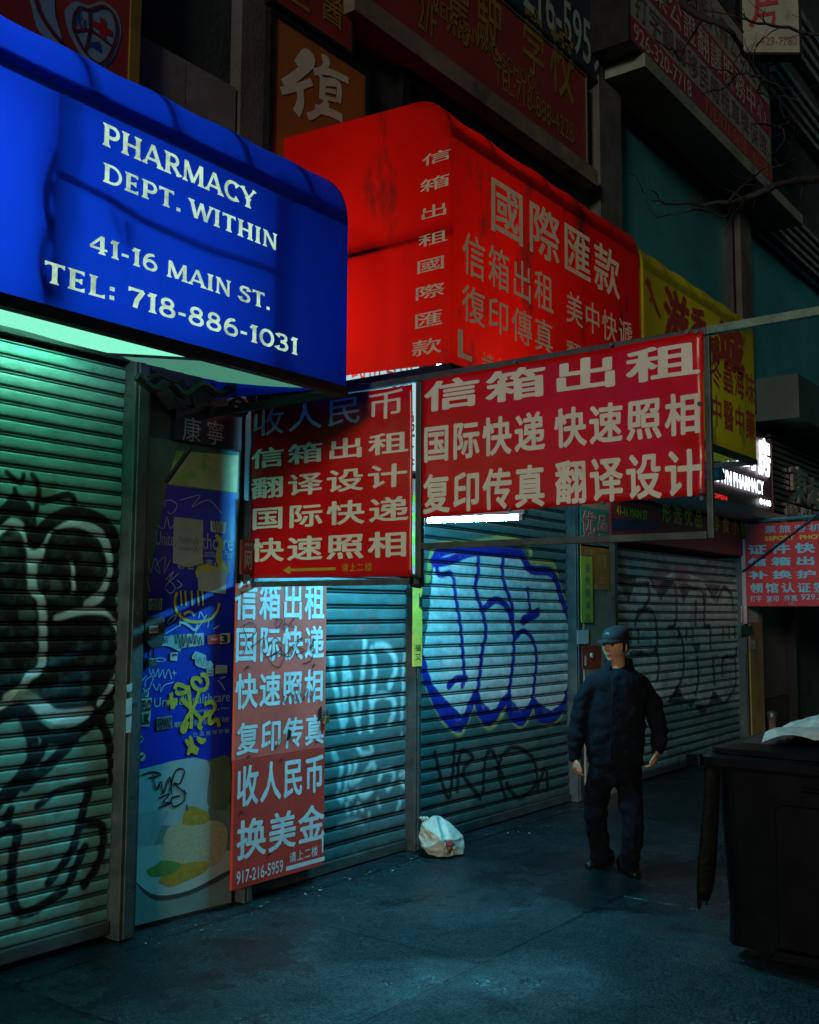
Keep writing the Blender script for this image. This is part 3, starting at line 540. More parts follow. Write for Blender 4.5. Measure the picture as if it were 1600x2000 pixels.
# blue pharmacy awning
YB = 3.5
t = thing('blue_awning', 'long glowing blue fabric awning lettered PHARMACY over the left shutter', 'awning', (2.4, 4.0, 2.9))
MBlue = fabric('blue_fabric', (.006, .042, .78), .62, rough=.4, stain=(.004, .022, .42), samt=.60, sscale=1.6)
awning(t, -2.2, 4.10, YB, YS-.01, 2.89, 3.79, 4.12, .34, MBlue, [-2.18, -1.2, -.3, .55, 1.0, 1.5, 2.02, 2.47, 2.92, 3.36, 3.80, 4.08], sag=.007, left_end=True)
MB().tube([(-2, 4.43, 3.13), (3.2, 4.43, 3.13)], .014, 10).build('tube', glow('hidden_green_tube', (.18, 1.0, .62), 50), t, smooth=True)  # unseen tube added above the diffuser to brighten the left shutter
P = YP(YB); MLB = mottled(glow('blue_sign_letters', (.62, .95, .66), .85), .85)
for s, lb, rt in (('PHARMACY', (198, 282), (498, 374)), ('DEPT. WITHIN', (199, 354), (541, 459)), ('41-16 MAIN ST.', (172, 489), (527, 577)), ('TEL: 718-886-1031', (83, 549), (581, 662))):
    mb = MB(); serif_text(mb, P, s, lb, rt); mb.build('lettering', MLB, t)
# uprights and wiring that show as dark lines through the lit fabric
MB().bar((2.31, YB+.055, 2.9), (2.31, YB+.055, 3.78), .045).build('frame_bar', M_black, t)
MB().bar((3.52, YB+.10, 2.9), (3.52, YB+.10, 3.78), .06).build('frame_bar', M_black, t)
MB().tube([(2.31, YB+.05, 3.42), (2.58, YB+.04, 3.40), (2.75, YB+.05, 3.36), (3.1, YB+.08, 3.34), (3.52, YB+.06, 3.36)], .016, 6).build('wiring', M_cable, t)
mb = MB()
for i in range(4):
    pts = [(2.31+.055*math.sin(z*7+i*1.9), YB+.04+.02*math.cos(z*5+i), z) for z in np.linspace(2.92, 3.7-.1*i, 16)]; mb.tube(pts, .011, 5)
mb.tube([(2.6, YB+.04, 3.38), (2.64, YB+.035, 3.28), (2.70, YB+.035, 3.22), (2.68, YB+.04, 3.33)], .011, 5)
mb.build('wiring', M_cable, t)
GL = (.78, 1.0, .86)
lamp('tube_lamp', (1.75, 4.05, 3.45), 20, GL, t, .12); lamp('tube_lamp', (2.95, 4.12, 3.30), 6.5, GL, t, .10); lamp('tube_lamp', (.7, 4.05, 3.4), 14, GL, t, .12)
def diffuser(x0, x1, za, zb, m, dip):
    mb = MB(); V = []; F = []; nx, ny = 22, 8
    for i in range(nx+1):
        for j in range(ny+1):
            u, v = i/nx, j/ny; V.append((x0+(x1-x0)*u, YB+.06+(4.38-YB-.06)*v, za+(zb-za)*v-dip*math.sin(math.pi*v)*math.sin(math.pi*u)**.6+.006*math.sin(u*37)*v))
    for i in range(nx):
        for j in range(ny): F.append((i*(ny+1)+j, (i+1)*(ny+1)+j, (i+1)*(ny+1)+j+1, i*(ny+1)+j+1))
    mb.add(V, F); return mb.build('light_diffuser', m, t, smooth=True)
def diff_mat(name, s):
    m = glow(name, (.22, .84, .56), s); tr = m.node_tree; N = tr.nodes; L = tr.links
    tc = N.new('ShaderNodeTexCoord'); ck = N.new('ShaderNodeTexVoronoi'); ck.inputs['Scale'].default_value = 120; L.new(tc.outputs['Object'], ck.inputs[0])
    r = N.new('ShaderNodeMapRange'); r.inputs[1].default_value = 0; r.inputs[2].default_value = .7; r.inputs[3].default_value = s*1.08; r.inputs[4].default_value = s*.85; L.new(ck.outputs[0], r.inputs[0]); L.new(r.outputs[0], N['Emission'].inputs[1]); return m
diffuser(-2.1, 3.24, 2.875, 3.03, diff_mat('lit_prismatic_panel', 1.25), .03)
diffuser(3.30, 4.02, 2.87, 3.02, diff_mat('dim_prismatic_panel', .30), .03)

# red awning
YR, XR = 3.2, 4.63
t = thing('red_awning', 'big red fabric awning with mail and remittance lettering between blue and yellow awnings', 'awning', (5.9, 3.9, 3.1))
MRed = fabric('red_fabric', (.62, .006, .002), .5, stain=(.07, .012, .010), samt=.555, sscale=2.6)
awning(t, XR, 7.14, YR, YS-.01, 3.08, 4.42, 4.66, .26, MRed, [XR+.03, 5.1, 5.75, 6.2, 6.85, 7.11], sag=.012)
ML = mat('faded_cream_letters', (.40, .37, .27), .7, 0, .4, 14, stain=(.14, .10, .08), sscale=5, samt=.62, emit=(.9, .55, .34), estr=.07)
P = YP(YR); mb = MB()
text(mb, P, '國際匯款', (955, 447), (1208, 497), bold=.018, off=.006); mb.build('lettering', ML, t); mb = MB()
text(mb, P, '信箱出租', (902, 532), (1079, 541), bold=.012, off=.006); mb.build('lettering', ML, t); mb = MB()
text(mb, P, '美中快遞', (1105, 628), (1234, 632), bold=.008, off=.006); mb.build('lettering', ML, t); mb = MB()
text(mb, P, '復印傳真', (901, 624), (1079, 632), bold=.012, off=.006); mb.build('lettering', ML, t); mb = MB()
text(mb, P, '翻譯', (1105, 703), (1165, 688), bold=.008, off=.006); mb.build('lettering', ML, t); mb = MB()
text(mb, P, '請上樓', (940, 750), (1010, 712), bold=.01, off=.006); mb.build('lettering', ML, t); mb = MB()
a, b = P.px(893, 697); mb.poly(P, [(a, b), (a+.14, b), (a+.14, b+.03), (a+.05, b+.03), (a+.05, b+.16), (a, b+.16)], .006)
mb.build('lettering', ML, t)
P = XP(XR-.002); mb = MB()
for ch, lb, rt in (('信', (825, 327), (883, 286)), ('箱', (821, 379), (880, 336)), ('出', (820, 433), (877, 391)), ('租', (818, 485), (876, 446)), ('國', (813, 537), (871, 496)), ('際', (810, 589), (869, 549)), ('匯', (808, 645), (866, 602)), ('款', (805, 698), (863, 656))):
    text(mb, P, ch, lb, rt, bold=.012)
mb.build('lettering', ML, t)
lamp('tube_lamp', (5.1, 4.05, 3.40), 21, (1, .9, .8), t, .3); lamp('tube_lamp', (5.2, 3.95, 4.0), 6.5, (1, .9, .8), t, .15); lamp('tube_lamp', (6.3, 4.2, 3.7), 1.6, (1, .9, .8), t, .15)

# yellow awning
t = thing('yellow_awning', 'stained yellow fabric awning with dark red tonic shop lettering', 'awning', (8.5, 3.9, 3.1))
MYel = fabric('yellow_fabric', (.38, .34, .010), .4, stain=(.10, .08, .01), samt=.55, sscale=2.4)
awning(t, 7.22, 9.72, YR, YS-.01, 3.16, 4.36, 4.62, .28, MYel, [7.24, 7.7, 8.2, 8.7, 9.2, 9.69], sag=.012)
MT = mat('oxblood_letters', (.34, .03, .02), .7, 0, .4, 10); P = YP(YR); mb = MB()
text(mb, P, '滋', (1297, 665), (1344, 585), bold=.055, off=.006); text(mb, P, '香', (1350, 680), (1378, 610), bold=.05, off=.006); text(mb, P, '補', (1382, 700), (1404, 660), bold=.05, off=.006); text(mb, P, '城', (1402, 712), (1450, 650), bold=.055, off=.006); mb.build('lettering', MT, t); mb = MB()
text(mb, P, '冬蟲海味', (1388, 752), (1472, 733), bold=.02, off=.006); mb.build('lettering', MT, t); mb = MB(); text(mb, P, '中醫中藥', (1389, 828), (1473, 806), bold=.02, off=.006); mb.build('lettering', MT, t); mb = MB()
for q in ([(1258, 548), (1266, 560), (1272, 575), (1268, 590)], [(1266, 562), (1276, 588), (1282, 605), (1290, 622)], [(1262, 545), (1270, 556)]): stroke(mb, P, q, .05, .006, taper=True)
mb.build('emblem', MT, t)
lamp('tube_lamp', (8.2, 4.1, 3.9), 5, (1, .95, .8), t, .2); lamp('tube_lamp', (8.7, 4.15, 3.4), 7, (1, .95, .8), t, .2)  # lamps added inside to brighten the yellow fabric

# ------------------------------------------------------------------ lamps the photo shows lit
def tube_light(label, p, q, strength, col, group=None):
    c = [(a+b)/2 for a, b in zip(p, q)]; t = thing('tube_light', label, 'lamp', c, group)
    MB().tube([p, q], .016, 12).build('tube', glow('lit_tube_%d' % strength, col, strength), t, smooth=True)
    d = (Vector(q)-Vector(p)).normalized(); u = Vector((0, 0, .032))
    MB().bar(Vector(p)+u-d*.05, Vector(q)+u+d*.05, .05, .028).build('housing', mat('lamp_enamel', (.5, .5, .48), .5, 0, .2), t)
    for e, s in ((Vector(p), -1), (Vector(q), 1)): MB().bar(e+d*s*.002, e+d*s*.03, .034, .036).build('end_cap', M_white, t)
    for e in (Vector(p)+d*.15, Vector(q)-d*.15): MB().bar(e+u+Vector((0, 0, .015)), e+Vector((0, 0, .66)), .012).build('hanger', M_steel, t)
    return t
tube_light('bright white fluorescent tube hanging over the blue graffiti shutter', (5.6, 4.04, 2.318), (5.6, 3.34, 2.303), 1020, (.06, .54, .78))
q = on_y(852, 716, 3.50)
tube_light('small lit lamp just under the corner of the red awning', (q[0]-.02, 3.50, q[2]), (q[0]+.35, 3.56, q[2]+.005), 60, (.3, .75, 1.0))
# floodlight on a gooseneck under the yellow awning
t = thing('floodlight', 'small gooseneck floodlight under the yellow awning, aimed at the lit pharmacy sign', 'lamp', (11.2, 3.9, 3.2))
q = on_y(1393, 918, 3.95); q2 = on_y(1394, 893, 3.95)
MB().lathe([(.02, .16), (.05, .12), (.09, .03), (.12, -.06), (.125, -.10)], q, 16).build('shade', mat('lamp_shade_blue', (.10, .20, .25), .45, .2, .2), t, smooth=True)
MB().tube([(q[0], q[1], q[2]+.14), (q[0]-.02, q[1], q[2]+.26), (q[0]-.03, 4.2, q[2]+.32), (q[0], 4.58, q[2]+.33)], .022, 8).build('arm', M_black, t)
MB().lathe([(.03, 0), (.045, .02), (.045, .10), (.03, .12)], (q2[0], q2[1], q2[2]-.02), 12).build('socket', M_black, t)

# sign on the wall under the red awning; face glow stands in for lamp light
P = YP(4.50)
t = thing('glowing_sign', 'white shop sign with red characters, face given its own glow, under the red awning', 'sign', (5.3, 4.5, 2.5))
MB().box(4.62, 6.12, 4.502, 4.58, 2.72, 3.62).build('box', M_steel, t)
mb = MB(); mb.poly(P, [(4.64, 2.74), (6.10, 2.74), (6.10, 3.60), (4.64, 3.60)], 0.0); mb.build('face', glow('white_face_glow', (.52, .85, .95), .78), t)
mb = MB(); text_ab(mb, P, '收人民币复印', 4.95, 3.30, 6.02, 3.56, bold=.02); text_ab(mb, P, '信箱出租国际快递', 4.7, 2.98, 6.05, 3.18, bold=.02); text_ab(mb, P, '快速照相传真', 4.7, 2.78, 6.05, 2.94, bold=.015)
mb.build('lettering', mat('red_vinyl', (.45, .05, .06), .5, 0, .1), t)
# narrow colourful poster strip beside it, on the shutter post
t = thing('price_poster', 'narrow colourful poster strip seen between the two hanging red banners', 'poster', (6.0, 4.45, 2))
P = YP(4.49); x0, x1 = P.px(799, 900)[0], P.px(818, 900)[0]
MB().poly(P, [(x0, 1.98), (x1, 1.98), (x1, 2.68), (x0, 2.68)], 0.0, .008).build('sheet', mat('poster_pink', (.50, .30, .28), .5, 0, .3, 9, stain=(.45, .50, .08), sscale=5, samt=.5), t)
mb = MB()
for z in (2.05, 2.2, 2.37, 2.5): mb.poly(P, [(x0+.02, z), (x1-.02, z), (x1-.02, z+.07), (x0+.02, z+.05)], .002)
mb.build('printing', mat('poster_green', (.30, .48, .05), .5, 0, .3), t)

# ------------------------------------------------------------------ the hanging frame with two red banners, square to the shop fronts
XB = 4.42
P = XP(XB)
t = thing('banner_frame', 'long steel pipe frame standing out from the wall to carry two red banners', 'frame', (XB, 3.1, 1.9))
a_in, b_top = P.px(478, 792); a_mid = P.px(816, 900)[0]; a_out = P.px(1381, 800)[0]
top = lambda a: 2.965; zbi = P.px(815, 1128)[1]; zlo = P.px(1384, 1040)[1]-.01
def fb(n, a0, b0, a1, b1, wd=.034, m=M_steel, off=-.02): MB().bar(P.p(a0, b0, off), P.p(a1, b1, off), wd, up=(1, 0, 0)).build(n, m, t, bevel=.003)
fb('top_rail', a_in-.05, 2.965, a_out, 2.965, .036, M_rail); fb('upright', a_in-.012, 1.86, a_in-.012, 2.945, .05, M_black, -.021); fb('upright', a_mid, 1.84, a_mid, 2.944, .036, M_rail, -.021); fb('upright', a_out, zlo-.015, a_out, 2.944, .028, M_rail, -.021)
fb('bottom_rail', a_in, zbi-.02, a_mid-.02, zbi-.02, .032, M_rail); fb('lower_rail', a_mid+.02, 2.055, a_out-.018, zlo, .034, M_rail)
fb('outer_rail', a_out+.002, 2.968, a_out+1.6, 2.985, .038, mat('green_paint', (.16, .27, .21), .55, .2, .5, 12, stain=(.07, .06, .03), sscale=14))
MB().tube([P.p(a_mid-.04, 1.86, 0), P.p(a_mid-.02, 1.90, .015), P.p(a_mid+.03, 1.88, .01), P.p(a_mid+.02, 1.84, .0), P.p(a_mid-.03, 1.85, .014)], .012, 6).build('wire_tie', M_black, t)
def banner(label, c, ripple, rows, seed, extra=None, grom=()):
    """c: bottom-left, bottom-right, top-right, top-left in plane coordinates"""
    t = thing('hanging_banner', label, 'banner', P.p((c[0][0]+c[1][0])/2, c[0][1], 0), 'red hanging banners on the pipe frame')
    mb = MB(); V = []; F = []; nx, ny = 44, 26; rr = np.random.RandomState(seed); ph = rr.rand(4)*6
    rip = lambda u, v: ripple*(math.sin(u*17+v*6+ph[0])*.5+math.sin(u*31-v*13+ph[1])*.3+math.sin(v*21+u*9+ph[2])*.3)*(.35+.9*max(0, u-.35))
    for i in range(nx+1):
        for j in range(ny+1):
            u, v = i/nx, j/ny; a = (c[0][0]*(1-u)+c[1][0]*u)*(1-v)+(c[3][0]*(1-u)+c[2][0]*u)*v; b = (c[0][1]*(1-u)+c[1][1]*u)*(1-v)+(c[3][1]*(1-u)+c[2][1]*u)*v
            V.append(P.p(a, b, .012+rip(u, v)))
    for i in range(nx):
        for j in range(ny): F.append((i*(ny+1)+j, (i+1)*(ny+1)+j, (i+1)*(ny+1)+j+1, i*(ny+1)+j+1))
    mb.add(V, F); sh = mb.build('sheet', MAT_BAN, t, smooth=True)
    so = sh.modifiers.new('thickness', 'SOLIDIFY'); so.thickness = .002; so.offset = -1
    W = c[1][0]-c[0][0]; H = c[2][1]-c[1][1]
    def lift(v):
        q = np.array(v)-P.o; u = min(1, max(0, (q.dot(P.a)-c[0][0])/W)); w_ = min(1, max(0, (q[2]-c[0][1])/H)); return tuple(np.array(v)+P.n*(.0155+rip(u, w_)))
    for s, lb, rt, bo in rows:
        mb = MB(); text(mb, P, s, lb, rt, bold=bo, off=.0)
        # thin the faces first so that the letters follow the ripples
        bm = bmesh.new(); vs = [bm.verts.new(v) for v in mb.v]
        for f in mb.f:
            try: bm.faces.new([vs[i] for i in f])
            except ValueError: pass
        bmesh.ops.triangulate(bm, faces=bm.faces)
        for _ in range(2):
            es = [e for e in bm.edges if e.calc_length() > .05]
            if es: bmesh.ops.subdivide_edges(bm, edges=es, cuts=1, use_grid_fill=False); bmesh.ops.triangulate(bm, faces=bm.faces)
        for v in bm.verts: v.co = lift(v.co)
        me = bpy.data.meshes.new('lettering'); bm.to_mesh(me); bm.free(); me.materials.append(mat('banner_letters', (.66, .63, .54), .5, 0, .14, 8)); link('lettering', me, t)
    if extra:
        mb = MB(); extra(mb); mb.v = [lift(v) for v in mb.v]; mb.build('arrow_line', mat('ochre_print', (.42, .28, .02), .5, 0, .2), t)
    for x, y in grom:
        a, b = P.px(x, y); MB().disc(P, a, b, .010, .024, 10, .012).build('bolt', M_steel, t)
    return t
MAT_BAN = mat('banner_vinyl', (.56, .005, .006), .30, 0, .25, 2.5, bump=.22, bscale=6, spec=.32, stain=(.30, .006, .008), sscale=3, samt=.62)
px = P.px
def ex(mb):
    a0, b0 = px(556, 1114); a1, b1 = px(660, 1110)
    mb.poly(P, [(a0+.06, b0-.008), (a1, b0-.008), (a1, b0+.008), (a0+.06, b0+.008)], 0); mb.poly(P, [(a0, b0), (a0+.06, b0-.025), (a0+.06, b0+.025)], 0)
    text(mb, P, '请上二楼', (671, 1117), (730, 1099), bold=.0, off=0)
banner('square red banner with five rows of white characters, inner half of the pipe frame', [px(491, 1130), px(808, 1126), px(808, 752), px(496, 797)], .004,
       [('收人民币', (496, 855), (795, 756), .008), ('信箱出租', (494, 917), (801, 840), .026), ('翻译设计', (494, 976), (799, 903), .026), ('国际快递', (494, 1036), (801, 968), .026), ('快速照相', (493, 1098), (800, 1036), .03)], 3, ex)
banner('wide red banner with three rows of white characters, outer half of the pipe frame', [px(827, 1012), px(1379, 966), px(1375, 648), px(827, 744)], .010,
       [('信箱出租', (833, 806), (1367, 664), .035), ('国际快递', (830, 904), (1066, 803), .034), ('快速照相', (1087, 876), (1371, 764), .034), ('复印传真', (831, 1004), (1067, 906), .034), ('翻译设计', (1088, 986), (1371, 875), .034)], 9,
       None, [(1345, 650), (1363, 650), (1198, 674), (1010, 708), (1370, 790), (1374, 960), (1374, 974), (1000, 996), (1180, 983)])

# ------------------------------------------------------------------ tall red poster on the teal shutter
PP = YP(4.5005)
t = thing('standing_poster', 'tall red poster board with pale blue characters, lighter red at its top', 'poster', (4.75, 4.5, .1))
c = [PP.px(455, 1740), PP.px(637, 1682), PP.px(635, 1138), PP.px(456, 1138)]
xs0, xs1 = PP.px(457, 1480)[0], PP.px(635, 1450)[0]; zt = PP.px(456, 1139)[1]; zm = PP.px(460, 1487)[1]; zb = PP.px(455, 1740)[1]
MB().box(xs0, xs1, 4.502, 4.52, zm+.003, zt).build('upper_board', mat('light_red_board', (.85, .115, .085), .5, 0, .28, 3, stain=(.62, .07, .055), sscale=1.6, samt=.52), t, bevel=.002)  # upper board in a lighter red than the lower one
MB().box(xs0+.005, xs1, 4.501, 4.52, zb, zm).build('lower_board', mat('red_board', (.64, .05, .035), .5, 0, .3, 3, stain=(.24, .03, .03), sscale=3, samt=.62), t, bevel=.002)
MPP = mat('pale_print', (.66, .72, .74), .5, 0, .25, 10)
mb = MB()
for s, lb, rt, bo in (('信箱出租', (458, 1210), (634, 1140), .03), ('国际快递', (458, 1294), (633, 1222), .03), ('快速照相', (459, 1386), (632, 1306), .03), ('复印传真', (462, 1476), (633, 1394), .03), ('收人民币', (461, 1578), (633, 1471), .03), ('换美金', (462, 1682), (633, 1568), .03)):
    mb = MB(); text(mb, PP, s, lb, rt, bold=bo, off=.0004, gap=.1); mb.build('lettering', MPP, t)
mb = MB(); text(mb, PP, '请上二楼', (565, 1686), (621, 1651), bold=.01, off=.0004); text(mb, PP, '917-216-5959', (462, 1728), (553, 1679), bold=.012, off=.0004)
a, b = PP.px(559, 1699); a1, _ = PP.px(634, 1675)
mb.poly(PP, [(a, b-.008), (a1, b-.008), (a1, b+.018), (a, b+.018)], .0004)
a, b = PP.px(630, 1665); mb.poly(PP, [(a-.008, b), (a+.008, b), (a+.008, b+.11), (a+.02, b+.11), (a, b+.145), (a-.02, b+.11), (a-.008, b+.11)], .0004)
mb.build('lettering', mat('pale_print', (.66, .72, .74), .5, 0, .25, 10), t)
mb = MB(); k = S2((0, 1200), 2.424)
for q in (((1150, 190), (1165, 120), (1150, 60), (1190, 40), (1210, 80), (1170, 125)), ((1185, 160), (1250, 110), (1240, 170), (1270, 200), (1330, 160), (1300, 110), (1270, 150)), ((1320, 150), (1350, 190), (1390, 140), (1370, 200), (1300, 180), (1280, 230), (1320, 250), (1340, 210)), ((1395, 130), (1430, 110), (1400, 150), (1440, 170), (1400, 190)), ((1450, 120), (1470, 170), (1480, 110), (1475, 210), (1430, 235)), ((1310, 20), (1305, 70), (1335, 30), (1310, 20)), ((1345, 20), (1340, 70), (1365, 50), (1345, 45)), ((1395, 15), (1375, 45), (1395, 65)),
          ((1330, 350), (1345, 420), (1370, 370), (1400, 410), (1390, 340)), ((1410, 330), (1430, 410), (1450, 350), (1470, 400), (1490, 340)), ((1300, 640), (1320, 590))): stroke(mb, PP, k(*q), .006, .006)
mb.build('marker_tag', M_ink, t)
for x, y in ((1170, 250), (1485, 240), (1137, 938), (1175, 672), (1495, 605), (1330, 685), (1270, 1135)):
    a, b = PP.px(x/2.424, 1200+y/2.424); MB().disc(PP, a, b, .009, .008, 10, .006).build('screw', M_steel, t)
mb = MB(); a, b = PP.px(*k((1365, 575))[0]); mb.poly(PP, [(a-.02, b-.03), (a+.012, b-.02), (a+.02, b+.03), (a-.005, b+.045)], .005); a, b = PP.px(*k((1512, 470))[0]); mb.poly(PP, [(a-.02, b-.05), (a+.02, b-.03), (a+.016, b+.05), (a-.012, b+.03)], .005)
mb.build('torn_hole', M_ink, t)
t = thing('padlock', 'brass padlock hanging at the right edge of the tall red poster', 'padlock', PP.p(*PP.px(631, 1405), 0))
a, b = PP.px(632, 1404); MB().box(a-.022, a+.022, 4.465, 4.492, b-.03, b+.02).build('body', mat('brass', (.40, .33, .16), .35, .8, .3), t, bevel=.004)
MB().tube([PP.p(a-.014, b+.02, .02), PP.p(a-.014, b+.05, .02), PP.p(a, b+.064, .02), PP.p(a+.014, b+.05, .02), PP.p(a+.014, b+.02, .02)], .005, 6).build('shackle', M_steel, t)
t = thing('small_notice', 'small dark red notice with two characters left of the inner red banner', 'notice', PP.p(*PP.px(473, 1120), 0))
a0, b0 = PP.px(464, 1122); a1, b1 = PP.px(488, 1056); MB().box(a0, a1, 4.47, 4.485, b0, b1).build('board', mat('notice_red', (.22, .03, .03), .5, 0, .3), t)
P = YP(4.47); mb = MB(); text_ab(mb, P, '租', a0+.02, b0+.17, a1-.01, b1-.02, bold=.02); text_ab(mb, P, '网', a0+.02, b0+.03, a1-.01, b0+.15, bold=.02); mb.build('lettering', M_whitedim, t)

# ------------------------------------------------------------------ insurance advert panel on the pillar, with its stickers
PA = YP(4.585)
AX0, AX1 = PA.px(252, 1600)[0], PA.px(453, 1600)[0]
t = thing('advert_panel', 'tall blue insurance advert with a food photo, covered in tags and stickers', 'advert', ((AX0+AX1)/2, 4.58, .05))
z_top, z_mid, z_blu, z_bot = PA.px(450, 880)[1], PA.px(450, 960)[1], PA.px(450, 1487)[1], PA.px(450, 1765)[1]
g = lambda *q: [PA.px(x, y) for x, y in q]
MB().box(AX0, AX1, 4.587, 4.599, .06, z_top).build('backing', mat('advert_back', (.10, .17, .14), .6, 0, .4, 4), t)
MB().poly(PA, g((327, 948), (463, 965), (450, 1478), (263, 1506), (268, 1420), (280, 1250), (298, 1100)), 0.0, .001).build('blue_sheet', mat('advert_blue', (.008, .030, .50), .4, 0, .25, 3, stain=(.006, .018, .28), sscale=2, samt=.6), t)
MB().poly(PA, g((325, 945), (345, 880), (466, 890), (463, 962)), 0.0, .001).build('leaf_photo', mat('advert_leaf', (.56, .50, .26), .6, 0, .3, 5, stain=(.22, .38, .06), sscale=9, samt=.5), t)
ph = MB().poly(PA, g((263, 1510), (449, 1482), (452, 1762), (250, 1812)), 0.0, .001).build('food_photo', mat('advert_tablecloth', (.20, .27, .25), .5, 0, .35, 2.5), t)
def fp(n, pts, m, off, sm=True):
    q = [PA.px(x/2.424, 1200+y/2.424) for x, y in pts]; q = smooth_pts(q+[q[0]], 4)[:-1] if sm else q
    mb = MB(); mb.poly(PA, q, off); return mb.build(n, m, t)
fp('photo_glass', [(640, 740), (980, 690), (960, 1010), (800, 1000), (650, 960)], mat('p_pale', (.30, .40, .42), .5, 0, .2), .0010)
fp('photo_leaf', [(1000, 690), (1085, 680), (1085, 900), (1010, 920), (980, 880)], mat('p_olive', (.12, .17, .10), .5, 0, .4), .0012)
fp('photo_bowl', [(625, 950), (790, 930), (760, 1010), (720, 1100), (640, 1120)], mat('p_bowl', (.30, .36, .36), .5, 0, .3), .0014)
fp('photo_plate', [(618, 1120), (760, 1090), (1085, 1120), (1080, 1210), (900, 1310), (740, 1330), (640, 1260)], mat('p_plate', (.42, .46, .42), .5, 0, .2), .0016)
fp('photo_plate_rim', [(650, 1275), (745, 1330), (900, 1305), (1075, 1215), (1080, 1235), (900, 1325), (740, 1350)], mat('p_rim', (.05, .06, .05), .5, 0, .2), .0018)
fp('photo_rice', [(780, 1200), (770, 1080), (810, 1000), (920, 975), (1060, 990), (1075, 1090), (1030, 1180), (900, 1220)], mat('p_rice', (.46, .41, .26), .6, 0, .35, 60, stain=(.34, .22, .10), sscale=20, samt=.62), .0020)
fp('photo_topping', [(860, 990), (880, 920), (920, 910), (990, 945), (980, 985), (900, 1000)], mat('p_orange', (.44, .26, .03), .6, 0, .4, 40), .0024)
fp('photo_topping', [(750, 1270), (790, 1200), (870, 1180), (980, 1170), (970, 1220), (860, 1270), (800, 1290)], mat('p_orange', (.44, .26, .03), .6), .0024)
fp('photo_herb', [(690, 1210), (740, 1185), (770, 1165), (850, 1180), (830, 1215), (760, 1240), (710, 1240)], mat('p_green', (.10, .24, .05), .6, 0, .4, 30), .0026)
mb = MB()
text(mb, PA, 'United', (303, 1064), (349, 1041), bold=0, off=.003); text(mb, PA, 'Healthcare', (350, 1069), (454, 1046), bold=0, off=.003); text(mb, PA, 'Community Plan', (392, 1092), (452, 1076), bold=0, off=.003); text(mb, PA, '聯合健康保險', (345, 1112), (450, 1094), bold=0, off=.003)
text(mb, PA, 'UnitedHealthcare', (300, 1382), (449, 1351), bold=.0, off=.003); text(mb, PA, 'Community Plan', (376, 1393), (448, 1380), bold=.0, off=.003); text(mb, PA, '聯合健康保險', (339, 1422), (448, 1399), bold=0, off=.003); text(mb, PA, '社區健保計劃', (376, 1440), (448, 1422), bold=0, off=.003, gap=.3)
mb.build('lettering', mat('advert_letters', (.30, .40, .46), .5, 0, .2), t)
mb = MB(); text(mb, PA, '1-877-662-2777  1  www.uhcus.org', (262, 1795), (428, 1748), bold=0, off=.003); mb.build('lettering', M_ink, t)
k = S2((240, 1150), 5.714); mb = MB()
for q in (((860, 970), (900, 960), (940, 1030), (920, 1110), (850, 1130), (780, 1080), (770, 1010), (830, 1000), (870, 1050)), ((570, 1120), (600, 1070), (680, 1090), (710, 1140), (620, 1170), (580, 1140)), ((720, 1080), (740, 1250), (760, 1450), (750, 1560)), ((850, 1130), (790, 1300), (700, 1450), (650, 1560), (680, 1590), (720, 1480)), ((640, 1220), (740, 1320), (860, 1450), (840, 1530), (880, 1560)), ((900, 1290), (980, 1260), (1020, 1320), (960, 1400), (900, 1380)), ((880, 1450), (960, 1380), (960, 1500), (1040, 1460), (1070, 1540)), ((510, 1240), (580, 1260), (540, 1330)), ((530, 1160), (545, 1340)), ((480, 1270), (600, 1240))): stroke(mb, PA, k(*q), .026, .005)
for q in (((690, 1680), (760, 1760), (840, 1800)), ((740, 1640), (760, 1760), (710, 1850)), ((820, 1660), (870, 1700), (920, 1680)), ((720, 1780), (830, 1830))): stroke(mb, PA, k(*q), .034, .005, taper=True)
stroke(mb, PA, k((600, 40), (575, 130), (600, 260), (700, 350), (830, 370), (960, 340), (1040, 260), (1070, 160)), .018, .005)
for x in (640, 690, 760, 830, 880): stroke(mb, PA, k((x, 20), (x+10, 190)), .016, .005, taper=True)
mb.build('spray_tag', M_yink, t)
mb = MB(); stroke(mb, PA, [(420, 1045), (430, 1060), (426, 1090), (440, 1120), (400, 1110), (385, 1122), (420, 1130)], .05, .0045, taper=True); mb.build('spray_tag', M_yink, t)
mb = MB()
for q in (((490, 390), (520, 330), (590, 290), (560, 360), (500, 400)), ((690, 290), (740, 260), (790, 300)), ((840, 330), (860, 260), (900, 330)), ((470, 500), (640, 400)), ((640, 370), (790, 460)), ((800, 490), (930, 290)), ((640, 260), (630, 420)), ((940, 430), (960, 330)), ((1000, 450), (1070, 410)),
          ((350, 790), (400, 770), (470, 790), (420, 815), (350, 800)), ((280, 880), (310, 960), (330, 900), (350, 980), (390, 890), (400, 990), (440, 900), (460, 1000), (500, 900), (540, 1010)), ((240, 1100), (250, 1020), (330, 980), (270, 1150), (220, 1110)), ((330, 1060), (370, 1130), (400, 1060), (420, 1150), (450, 1080), (560, 1040)), ((160, 1090), (220, 1010), (260, 970)), ((540, 940), (590, 940)), ((565, 910), (565, 970)), ((1050, 1020), (1090, 1060), (1130, 1130)), ((1080, 1000), (1140, 980))): stroke(mb, PA, k(*q), .0055, .0045)
stroke(mb, PA, k((670, 285), (740, 255), (790, 300)), .016, .0046); stroke(mb, PA, k((620, 375), (700, 390), (790, 460), (830, 400)), .014, .0046)
k3 = S2((0, 600), 3.077)
